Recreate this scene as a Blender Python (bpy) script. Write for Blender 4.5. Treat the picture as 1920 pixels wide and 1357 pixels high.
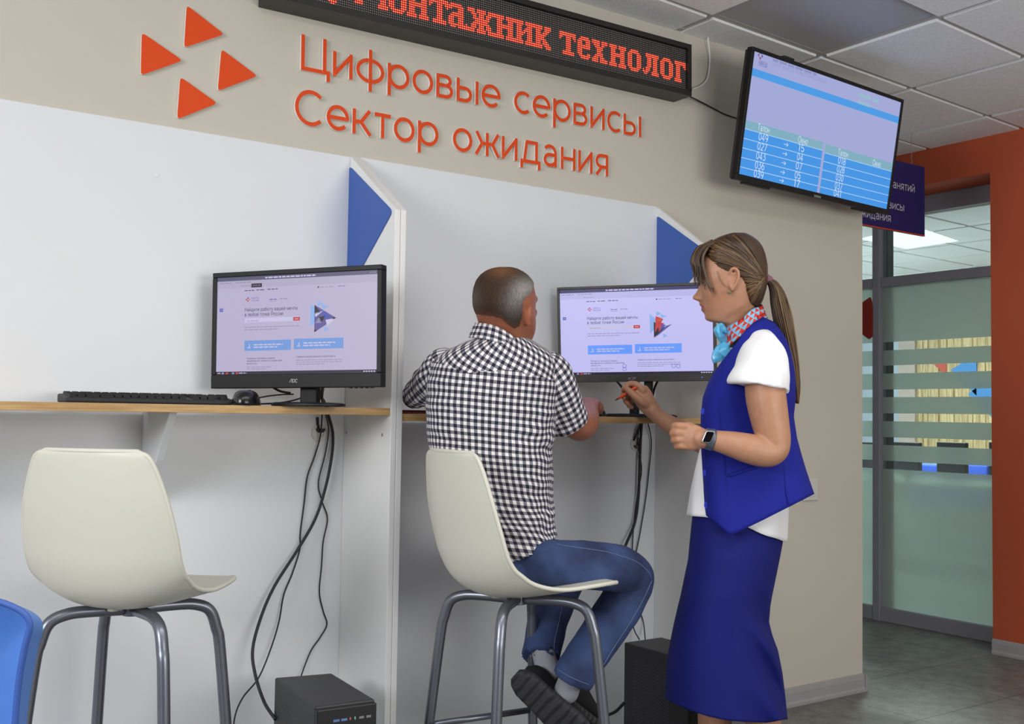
import bpy, bmesh, math, random
import numpy as np
from mathutils import Vector, Matrix, Euler

PI = math.pi
scene = bpy.context.scene
for o in list(bpy.data.objects):
    bpy.data.objects.remove(o, do_unlink=True)

# ------------------------------------------------------------------ camera
F_PX, YAW, PITCH, ROLL = 2007.0, 0.61133, 0.04874, 0.01558
CAM = np.array([-3.611, -2.704, 1.07])
_f = np.array([math.sin(YAW) * math.cos(PITCH), math.cos(YAW) * math.cos(PITCH), math.sin(PITCH)])
_r0 = np.array([math.cos(YAW), -math.sin(YAW), 0.0])
_u0 = np.cross(_r0, _f)
RIGHT = _r0 * math.cos(ROLL) + _u0 * math.sin(ROLL)
UP = -_r0 * math.sin(ROLL) + _u0 * math.cos(ROLL)
FWD = _f
cam_data = bpy.data.cameras.new('camera')
cam_data.sensor_width = 36.0
cam_data.lens = F_PX / 1920.0 * 36.0
cam_data.clip_start = 0.05
cam = bpy.data.objects.new('camera', cam_data)
m3 = Matrix((RIGHT, UP, -FWD)).transposed()
cam.matrix_world = Matrix.Translation(CAM) @ m3.to_4x4()
scene.collection.objects.link(cam)
scene.camera = cam

# ------------------------------------------------------------------ light and exposure
scene.view_settings.view_transform = 'Standard'
scene.view_settings.look = 'None'
scene.view_settings.gamma = 1.0
scene.view_settings.use_curve_mapping = False
scene.view_settings.exposure = 0.0
SKY_LOW, SKY_HIGH = 0.06, 1.0
world = bpy.data.worlds.new('world')
scene.world = world
world.use_nodes = True
# overcast sky: dim near the horizon (buildings across the street), brighter overhead
_nt = world.node_tree
_bg = _nt.nodes['Background']
_bg.inputs['Color'].default_value = (0.92, 0.96, 1.0, 1)
_tc = _nt.nodes.new('ShaderNodeTexCoord')
_sp = _nt.nodes.new('ShaderNodeSeparateXYZ')
_mr = _nt.nodes.new('ShaderNodeMapRange')
_mr.inputs['From Min'].default_value, _mr.inputs['From Max'].default_value = 0.12, 0.6
_mr.inputs['To Min'].default_value, _mr.inputs['To Max'].default_value = SKY_LOW, SKY_HIGH
_nt.links.new(_tc.outputs['Generated'], _sp.inputs[0])
_nt.links.new(_sp.outputs['Z'], _mr.inputs['Value'])
_nt.links.new(_mr.outputs['Result'], _bg.inputs['Strength'])
scene.cycles.max_bounces = 8


def area_light(name, loc, target, sx, sy, power, col):
    d = bpy.data.lights.new(name, 'AREA')
    d.shape = 'RECTANGLE'
    d.size, d.size_y, d.energy, d.color = sx, sy, power, col
    o = bpy.data.objects.new(name, d)
    o.location = loc
    o.rotation_euler = (Vector(target) - Vector(loc)).to_track_quat('-Z', 'Y').to_euler()
    scene.collection.objects.link(o)
    return o


# daylight: tall windows at the left end of the hall and behind the photographer; plus an added overhead fill, no lamp there
area_light('left_window_daylight', (-6.6, -2.1, 2.0), (-2.0, -0.1, 2.5), 2.0, 1.1, 113.0, (0.97, 0.985, 1.0))
area_light('rear_window_daylight', (-1.5, -4.2, 1.35), (-1.2, 0.0, 3.1), 2.4, 1.0, 56.0, (1.0, 0.985, 0.955))
area_light('overhead_fill', (-2.6, -1.95, 2.42), (-2.6, -1.95, 0.0), 3.0, 0.5, 25.0, (1.0, 0.98, 0.95))
# the lit ceiling panel of the room behind the glass
area_light('classroom_panel_light', (3.6, 2.4, 2.36), (3.6, 2.4, 0.0), 1.2, 0.6, 300.0, (1.0, 0.98, 0.95))
area_light('classroom_window_daylight', (3.2, 5.0, 1.6), (3.4, 2.0, 1.2), 2.2, 1.4, 140.0, (0.85, 0.93, 1.0))


def at(px, py, depth):
    """photo pixel and distance along the view axis -> point in the room"""
    return CAM + depth * (FWD + RIGHT * ((px - 960) / F_PX) - UP * ((py - 678.5) / F_PX))


def on(px, py, **k):
    """photo pixel on the plane X=, Y= or Z= -> point in the room"""
    d = FWD + RIGHT * ((px - 960) / F_PX) - UP * ((py - 678.5) / F_PX)
    ax, v = list(k.items())[0]
    i = 'XYZ'.index(ax)
    return CAM + d * ((v - CAM[i]) / d[i])


# ------------------------------------------------------------------ materials
def srgb(r, g, b):
    def c(v):
        v /= 255.0
        return v / 12.92 if v <= 0.04045 else ((v + 0.055) / 1.055) ** 2.4
    return (c(r), c(g), c(b), 1.0)


def mat(name, col, rough=0.5, metal=0.0, emit=None, estr=1.0, noise=0.0, nscale=40.0, bump=0.0, spec=0.5, coat=0.0):
    m = bpy.data.materials.new(name)
    m.use_nodes = True
    nt = m.node_tree
    b = nt.nodes['Principled BSDF']
    b.inputs['Base Color'].default_value = col
    b.inputs['Roughness'].default_value = rough
    b.inputs['Metallic'].default_value = metal
    b.inputs['Specular IOR Level'].default_value = spec
    b.inputs['Coat Weight'].default_value = coat
    if emit:
        b.inputs['Emission Color'].default_value = emit
        b.inputs['Emission Strength'].default_value = estr
    if noise or bump:
        tc = nt.nodes.new('ShaderNodeTexCoord')
        n = nt.nodes.new('ShaderNodeTexNoise')
        n.inputs['Scale'].default_value = nscale
        n.inputs['Detail'].default_value = 5
        nt.links.new(tc.outputs['Object'], n.inputs['Vector'])
        if noise:
            mx = nt.nodes.new('ShaderNodeMix')
            mx.data_type = 'RGBA'
            mx.inputs['A'].default_value = tuple(c * (1 - noise) for c in col[:3]) + (1,)
            mx.inputs['B'].default_value = tuple(min(1, c * (1 + noise)) for c in col[:3]) + (1,)
            nt.links.new(n.outputs['Fac'], mx.inputs['Factor'])
            nt.links.new(mx.outputs['Result'], b.inputs['Base Color'])
        if bump:
            bp = nt.nodes.new('ShaderNodeBump')
            bp.inputs['Strength'].default_value = bump
            bp.inputs['Distance'].default_value = 0.004
            nt.links.new(n.outputs['Fac'], bp.inputs['Height'])
            nt.links.new(bp.outputs['Normal'], b.inputs['Normal'])
    return m


def glow(name, col, s=1.0):
    m = bpy.data.materials.new(name)
    m.use_nodes = True
    nt = m.node_tree
    b = nt.nodes['Principled BSDF']
    b.inputs['Base Color'].default_value = (0.01, 0.01, 0.01, 1)
    b.inputs['Roughness'].default_value = 0.35
    b.inputs['Specular IOR Level'].default_value = 0.3
    b.inputs['Emission Color'].default_value = col
    b.inputs['Emission Strength'].default_value = s
    return m


M = {}
M['wall'] = mat('wall_paint', srgb(199, 193, 181), 0.85, noise=0.02, nscale=300, bump=0.06)
M['orange'] = mat('orange_wall_paint', srgb(186, 84, 50), 0.8, noise=0.02, nscale=300, bump=0.05)
M['white'] = mat('white_laminate', srgb(220, 223, 227), 0.42)
M['edge'] = mat('white_edge_band', srgb(228, 228, 228), 0.5)
M['blue'] = mat('blue_laminate', srgb(55, 92, 170), 0.5)
M['sign_orange'] = mat('orange_acrylic', srgb(222, 74, 24), 0.6, spec=.25)
M['sign_side'] = mat('white_letter_side', srgb(232, 228, 224), 0.5)
M['black'] = mat('black_plastic', srgb(16, 16, 18), 0.5, spec=.35)
M['black_soft'] = mat('black_matte_plastic', srgb(30, 30, 32), 0.6)
M['bezel_grey'] = mat('dark_grey_bezel', srgb(66, 64, 62), 0.5)
M['cable'] = mat('black_cable', srgb(28, 28, 30), 0.55)
M['cable_white'] = mat('white_cable', srgb(225, 222, 218), 0.5)
M['chrome'] = mat('chrome_print', srgb(190, 190, 195), 0.25, 0.9)
M['steel'] = mat('satin_steel_tube', srgb(122, 125, 135), 0.33, 0.8, noise=0.04, nscale=20)
M['shell'] = mat('cream_plastic', srgb(208, 206, 193), 0.42, bump=0.03, nscale=500)
M['shell_cap'] = mat('cream_rubber', srgb(206, 198, 178), 0.7)
M['frame_grey'] = mat('grey_aluminium_frame', srgb(148, 148, 158), 0.5)
M['baseboard'] = mat('grey_plastic_skirting', srgb(158, 156, 156), 0.5, noise=0.08, nscale=12)
M['tbar'] = mat('ceiling_rail', srgb(172, 168, 165), 0.5)
M['navy_sign'] = mat('navy_sign_board', srgb(24, 36, 108), 0.45)
M['sign_white'] = mat('white_sign_lettering', srgb(205, 208, 216), 0.5)
M['switch'] = mat('white_switch_plastic', srgb(205, 203, 198), 0.4)


def ceiling_mat():
    m = mat('mineral_ceiling_tile', srgb(240, 238, 236), 0.95)
    nt = m.node_tree
    b = nt.nodes['Principled BSDF']
    tc = nt.nodes.new('ShaderNodeTexCoord')
    n = nt.nodes.new('ShaderNodeTexNoise')
    n.inputs['Scale'].default_value = 260
    n.inputs['Detail'].default_value = 6
    mp = nt.nodes.new('ShaderNodeMapping')
    mp.inputs['Scale'].default_value = (1, 0.35, 1)
    nt.links.new(tc.outputs['Object'], mp.inputs['Vector'])
    nt.links.new(mp.outputs['Vector'], n.inputs['Vector'])
    r = nt.nodes.new('ShaderNodeValToRGB')
    r.color_ramp.elements[0].position = 0.35
    r.color_ramp.elements[0].color = srgb(230, 231, 233)
    r.color_ramp.elements[1].position = 0.6
    r.color_ramp.elements[1].color = srgb(244, 246, 248)
    nt.links.new(n.outputs['Fac'], r.inputs['Fac'])
    nt.links.new(r.outputs['Color'], b.inputs['Base Color'])
    bp = nt.nodes.new('ShaderNodeBump')
    bp.inputs['Strength'].default_value = 0.25
    bp.inputs['Distance'].default_value = 0.002
    nt.links.new(n.outputs['Fac'], bp.inputs['Height'])
    nt.links.new(bp.outputs['Normal'], b.inputs['Normal'])
    return m


def floor_mat():
    m = mat('stone_floor_tile', srgb(120, 117, 113), 0.45)
    nt = m.node_tree
    b = nt.nodes['Principled BSDF']
    tc = nt.nodes.new('ShaderNodeTexCoord')
    mp = nt.nodes.new('ShaderNodeMapping')
    mp.inputs['Location'].default_value = (-0.397 + 0.562 * 20, -0.10 + 0.468 * 20, 0)
    nt.links.new(tc.outputs['Object'], mp.inputs['Vector'])
    br = nt.nodes.new('ShaderNodeTexBrick')
    br.offset = 0.0
    br.inputs['Scale'].default_value = 1.0
    br.inputs['Brick Width'].default_value = 0.562
    br.inputs['Row Height'].default_value = 0.468
    br.inputs['Mortar Size'].default_value = 0.003
    br.inputs['Mortar Smooth'].default_value = 0.1
    br.inputs['Color1'].default_value = (1, 1, 1, 1)
    br.inputs['Color2'].default_value = (0.86, 0.86, 0.87, 1)
    br.inputs['Mortar'].default_value = (0.33, 0.32, 0.31, 1)
    nt.links.new(mp.outputs['Vector'], br.inputs['Vector'])
    n = nt.nodes.new('ShaderNodeTexNoise')
    n.inputs['Scale'].default_value = 13
    n.inputs['Detail'].default_value = 9
    n.inputs['Roughness'].default_value = 0.72
    nt.links.new(tc.outputs['Object'], n.inputs['Vector'])
    r = nt.nodes.new('ShaderNodeValToRGB')
    r.color_ramp.elements[0].position = 0.3
    r.color_ramp.elements[0].color = srgb(90, 89, 86)
    r.color_ramp.elements[1].position = 0.72
    r.color_ramp.elements[1].color = srgb(148, 146, 142)
    nt.links.new(n.outputs['Fac'], r.inputs['Fac'])
    mx = nt.nodes.new('ShaderNodeMix')
    mx.data_type = 'RGBA'
    mx.blend_type = 'MULTIPLY'
    mx.inputs['Factor'].default_value = 1
    nt.links.new(r.outputs['Color'], mx.inputs['A'])
    nt.links.new(br.outputs['Color'], mx.inputs['B'])
    nt.links.new(mx.outputs['Result'], b.inputs['Base Color'])
    return m


def oak_mat(name, c1, c2, sc=(3, 3, 60), pos=(0.3, 0.7)):
    m = mat(name, c1, 0.5)
    nt = m.node_tree
    b = nt.nodes['Principled BSDF']
    tc = nt.nodes.new('ShaderNodeTexCoord')
    mp = nt.nodes.new('ShaderNodeMapping')
    mp.inputs['Scale'].default_value = sc
    n = nt.nodes.new('ShaderNodeTexNoise')
    n.inputs['Scale'].default_value = 3
    n.inputs['Detail'].default_value = 8
    r = nt.nodes.new('ShaderNodeValToRGB')
    r.color_ramp.elements[0].position, r.color_ramp.elements[1].position = pos
    r.color_ramp.elements[0].color, r.color_ramp.elements[1].color = c1, c2
    nt.links.new(tc.outputs['Object'], mp.inputs['Vector'])
    nt.links.new(mp.outputs['Vector'], n.inputs['Vector'])
    nt.links.new(n.outputs['Fac'], r.inputs['Fac'])
    nt.links.new(r.outputs['Color'], b.inputs['Base Color'])
    return m


M['ceiling'] = ceiling_mat()
M['floor'] = floor_mat()
M['oak'] = oak_mat('oak_desk_laminate', srgb(166, 128, 78), srgb(202, 166, 112))
M['plank'] = oak_mat('pale_wood_slats', srgb(132, 106, 66), srgb(182, 162, 120), (1, 24, 1.2), (0.35, 0.62))


def glass_mat(name, col, trans):
    m = bpy.data.materials.new(name)
    m.use_nodes = True
    nt = m.node_tree
    nt.nodes.clear()
    out = nt.nodes.new('ShaderNodeOutputMaterial')
    t = nt.nodes.new('ShaderNodeBsdfTransparent')
    t.inputs['Color'].default_value = col
    g = nt.nodes.new('ShaderNodeBsdfGlossy')
    g.inputs['Roughness'].default_value = 0.02
    mx = nt.nodes.new('ShaderNodeMixShader')
    mx.inputs['Fac'].default_value = 1 - trans
    nt.links.new(t.outputs[0], mx.inputs[1])
    nt.links.new(g.outputs[0], mx.inputs[2])
    nt.links.new(mx.outputs[0], out.inputs['Surface'])
    return m


def frost_mat():
    m = bpy.data.materials.new('frosted_film')
    m.use_nodes = True
    nt = m.node_tree
    nt.nodes.clear()
    out = nt.nodes.new('ShaderNodeOutputMaterial')
    t = nt.nodes.new('ShaderNodeBsdfTranslucent')
    t.inputs['Color'].default_value = srgb(222, 230, 230)
    d = nt.nodes.new('ShaderNodeBsdfDiffuse')
    d.inputs['Color'].default_value = srgb(212, 219, 219)
    rf = nt.nodes.new('ShaderNodeBsdfRefraction')
    rf.inputs['Color'].default_value = srgb(215, 232, 222)
    rf.inputs['Roughness'].default_value = 0.55
    rf.inputs['IOR'].default_value = 1.02
    mx = nt.nodes.new('ShaderNodeMixShader')
    mx.inputs['Fac'].default_value = 0.5
    mx2 = nt.nodes.new('ShaderNodeMixShader')
    mx2.inputs['Fac'].default_value = 0.35
    nt.links.new(t.outputs[0], mx.inputs[1])
    nt.links.new(d.outputs[0], mx.inputs[2])
    nt.links.new(mx.outputs[0], mx2.inputs[1])
    nt.links.new(rf.outputs[0], mx2.inputs[2])
    nt.links.new(mx2.outputs[0], out.inputs['Surface'])
    return m


M['glass'] = glass_mat('clear_glass', (0.66, 0.74, 0.72, 1), 0.94)
M['frost'] = frost_mat()

# ------------------------------------------------------------------ mesh helpers
C = scene.collection


class MB:
    """collects shapes, then links them as one mesh object"""

    def __init__(self):
        self.v, self.f, self.m = [], [], []

    def add(self, verts, faces, mi=0):
        k = len(self.v)
        self.v += [tuple(float(c) for c in p) for p in verts]
        self.f += [tuple(i + k for i in f) for f in faces]
        self.m += [mi] * len(faces)
        return self

    def box(self, lo, hi, mi=0):
        (a, b, c), (d, e, f) = lo, hi
        vs = [(a, b, c), (d, b, c), (d, e, c), (a, e, c), (a, b, f), (d, b, f), (d, e, f), (a, e, f)]
        fs = [(0, 3, 2, 1), (4, 5, 6, 7), (0, 1, 5, 4), (1, 2, 6, 5), (2, 3, 7, 6), (3, 0, 4, 7)]
        return self.add(vs, fs, mi)

    def prism(self, poly, ext, mi=0, mi_side=None):
        """poly: list of 3D points, ext: extrusion vector"""
        n = len(poly)
        p = [np.array(q, float) for q in poly]
        e = np.array(ext, float)
        vs = p + [q + e for q in p]
        nrm = sum((np.cross(p[i] - p[0], p[i + 1] - p[0]) for i in range(1, n - 1)), np.zeros(3))
        a, b = tuple(range(n)), tuple(range(n, 2 * n))
        flip = nrm @ e > 0
        self.add(vs, [])
        k = len(self.v) - 2 * n
        f1 = tuple(i + k for i in (a[::-1] if flip else a))
        f2 = tuple(i + k for i in (b if flip else b[::-1]))
        self.f += [f1, f2]
        self.m += [mi, mi]
        for i in range(n):
            j = (i + 1) % n
            q = (i, j, j + n, i + n)
            self.f.append(tuple(t + k for t in (q if flip else q[::-1])))
            self.m.append(mi if mi_side is None else mi_side)
        return self

    def tube(self, pts, r, n=10, sub=6, closed=False, mi=0):
        v, f = tube(pts, r, n=n, sub=sub)
        return self.add(v, f, mi)

    def build(self, name, material, parent=None, smooth=False, bevel=0.0, seg=2, matrix=None):
        me = bpy.data.meshes.new(name)
        me.from_pydata(self.v, [], self.f)
        mats = material if isinstance(material, (list, tuple)) else [material]
        for q in mats:
            me.materials.append(q)
        if len(mats) > 1:
            me.polygons.foreach_set('material_index', self.m)
        if smooth:
            me.polygons.foreach_set('use_smooth', [True] * len(me.polygons))
        me.update()
        o = bpy.data.objects.new(name, me)
        C.objects.link(o)
        if matrix is not None:
            o.matrix_world = matrix
        if parent is not None:
            o.parent = parent
        if bevel:
            md = o.modifiers.new('bevel', 'BEVEL')
            md.width, md.segments, md.limit_method, md.angle_limit = bevel, seg, 'ANGLE', math.radians(40)
            md.harden_normals = False
        return o


def catmull(P, sub):
    P = np.array(P, float)
    if sub <= 1 or len(P) < 3:
        if sub <= 1:
            return P
    Q = np.vstack([2 * P[0] - P[1], P, 2 * P[-1] - P[-2]])
    out = []
    for i in range(1, len(Q) - 2):
        p0, p1, p2, p3 = Q[i - 1:i + 3]
        for t in np.linspace(0, 1, sub, endpoint=False):
            out.append(0.5 * (2 * p1 + (p2 - p0) * t + (2 * p0 - 5 * p1 + 4 * p2 - p3) * t * t + (3 * p1 - p0 - 3 * p2 + p3) * t ** 3))
    out.append(P[-1])
    return np.array(out)


def tube(pts, r, n=16, sub=6, side=None, round_caps=False, exp=2.0):
    """closed tube; r is a number, a list of radii, or a list of (ra, rb) with ra along `side`"""
    K = len(pts)
    rr = []
    for i in range(K):
        q = r if not isinstance(r, (list, tuple)) else r[i]
        rr.append((q, q) if not isinstance(q, (list, tuple)) else q)
    data = catmull(np.hstack([np.array(pts, float), np.array(rr, float)]), sub)
    P, R = data[:, :3], np.maximum(data[:, 3:], 1e-4)
    T = np.gradient(P, axis=0)
    T /= np.linalg.norm(T, axis=1)[:, None] + 1e-12
    A = np.array(side, float) if side is not None else np.array([0.31, 0.52, 0.8])
    if abs(A @ T[0]) / np.linalg.norm(A) > 0.97:
        A = np.array([0.9, -0.3, 0.2])
    rings = []
    if round_caps:
        ext_p, ext_r, ext_t = [], [], []
        for k in (0.97, 0.85, 0.6, 0.3):
            ext_p.append(P[0] - T[0] * R[0].min() * k)
            ext_r.append(R[0] * math.sqrt(max(0, 1 - k * k)))
            ext_t.append(T[0])
        e2p, e2r, e2t = [], [], []
        for k in (0.3, 0.6, 0.85, 0.97):
            e2p.append(P[-1] + T[-1] * R[-1].min() * k)
            e2r.append(R[-1] * math.sqrt(max(0, 1 - k * k)))
            e2t.append(T[-1])
        P = np.vstack([ext_p, P, e2p])
        R = np.vstack([ext_r, R, e2r])
        T = np.vstack([ext_t, T, e2t])
    th = np.linspace(0, 2 * PI, n, endpoint=False)
    ct, st = np.cos(th), np.sin(th)
    if exp != 2.0:
        ct = np.sign(ct) * np.abs(ct) ** (2 / exp)
        st = np.sign(st) * np.abs(st) ** (2 / exp)
    for p, t, q in zip(P, T, R):
        a = A - t * (A @ t)
        a /= np.linalg.norm(a) + 1e-12
        b = np.cross(t, a)
        if side is None:
            A = a
        rings.append(p + q[0] * ct[:, None] * a + q[1] * st[:, None] * b)
    return loft(rings)


def loft(rings, caps=True):
    n = len(rings[0])
    vs = np.vstack(rings)
    fs = []
    for i in range(len(rings) - 1):
        for j in range(n):
            k = (j + 1) % n
            fs.append((i * n + j, i * n + k, (i + 1) * n + k, (i + 1) * n + j))
    if caps:
        fs.append(tuple(range(n))[::-1])
        fs.append(tuple(range((len(rings) - 1) * n, len(rings) * n)))
    return vs, fs


def ball(c, r, n=16, axes=None):
    """ellipsoid; r = (rx, ry, rz) along axes"""
    if not isinstance(r, (list, tuple)):
        r = (r, r, r)
    ax = axes if axes is not None else (np.array([1, 0, 0]), np.array([0, 1, 0]), np.array([0, 0, 1]))
    rings = []
    for ph in np.linspace(-PI / 2 * 0.96, PI / 2 * 0.96, n // 2 + 2):
        th = np.linspace(0, 2 * PI, n, endpoint=False)
        rings.append(np.array(c) + np.outer(np.cos(th) * math.cos(ph) * r[0], ax[0]) + np.outer(np.sin(th) * math.cos(ph) * r[1], ax[1]) + math.sin(ph) * r[2] * np.array(ax[2]))
    return loft(rings)


def fuse(pieces, voxel, smooth=4, factor=0.5):
    """one continuous surface out of overlapping closed shapes"""
    b = MB()
    for v, f in pieces:
        b.add(v, f)
    me = bpy.data.meshes.new('tmp')
    me.from_pydata(b.v, [], b.f)
    bm = bmesh.new()
    bm.from_mesh(me)
    # outward normals on every closed shape
    bmesh.ops.recalc_face_normals(bm, faces=bm.faces)
    bm.to_mesh(me)
    bm.free()
    o = bpy.data.objects.new('tmp', me)
    C.objects.link(o)
    r = o.modifiers.new('r', 'REMESH')
    r.mode = 'VOXEL'
    r.voxel_size = voxel
    r.use_smooth_shade = True
    if smooth:
        s = o.modifiers.new('s', 'SMOOTH')
        s.iterations = smooth
        s.factor = factor
    dg = bpy.context.evaluated_depsgraph_get()
    dg.update()
    res = bpy.data.meshes.new_from_object(o.evaluated_get(dg))
    bpy.data.objects.remove(o, do_unlink=True)
    bpy.data.meshes.remove(me)
    res.polygons.foreach_set('use_smooth', [True] * len(res.polygons))
    return res


def verts_of(me):
    a = np.empty(len(me.vertices) * 3)
    me.vertices.foreach_get('co', a)
    return a.reshape(-1, 3)


def set_verts(me, a):
    me.vertices.foreach_set('co', a.ravel())
    me.update()


def link_mesh(name, me, material, parent=None):
    me.name = name
    me.materials.clear()
    for q in (material if isinstance(material, (list, tuple)) else [material]):
        me.materials.append(q)
    o = bpy.data.objects.new(name, me)
    C.objects.link(o)
    if parent is not None:
        o.parent = parent
    return o


def tag(o, label, cat, group=None):
    o['label'], o['category'] = label, cat
    if group:
        o['group'] = group
    return o


def struct(o):
    o['kind'] = 'structure'
    return o


def thing(name, label, cat, matrix=None, loc=None, group=None):
    o = bpy.data.objects.new(name, None)
    o.empty_display_size = 0.1
    C.objects.link(o)
    if matrix is not None:
        o.matrix_world = matrix
    elif loc is not None:
        o.location = tuple(float(c) for c in loc)
    tag(o, label, cat, group)
    # parts are modelled in world space unless the thing has a matrix of its own
    return o


def part(mb, name, material, root, world=True, **k):
    """a part of `root`; world=True means its points are room coordinates"""
    o = mb.build(name, material, None, **k)
    o.parent = root
    if world:
        top = root
        mw = Matrix.Identity(4)
        chain = []
        while top is not None:
            chain.append(top)
            top = top.parent
        for q in reversed(chain):
            mw = mw @ q.matrix_parent_inverse @ q.matrix_basis
        o.matrix_parent_inverse = mw.inverted()
    return o


def mpart(me, name, material, root):
    o = link_mesh(name, me, material)
    o.parent = root
    top, chain, mw = root, [], Matrix.Identity(4)
    while top is not None:
        chain.append(top)
        top = top.parent
    for q in reversed(chain):
        mw = mw @ q.matrix_parent_inverse @ q.matrix_basis
    o.matrix_parent_inverse = mw.inverted()
    return o


def frame_matrix(origin, u, v, n):
    m = Matrix((u, v, n)).transposed().to_4x4()
    return Matrix.Translation([float(c) for c in origin]) @ m
# ------------------------------------------------------------------ monoline lettering
def A_(cx, cy, rx, ry, a0, a1):
    n = max(4, int(abs(a1 - a0) / 12))
    return [(cx + rx * math.cos(math.radians(t)), cy + ry * math.sin(math.radians(t))) for t in np.linspace(a0, a1, n + 1)]


def O_(cx, cy, rx, ry):
    return A_(cx, cy, rx, ry, 0, 360)


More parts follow.
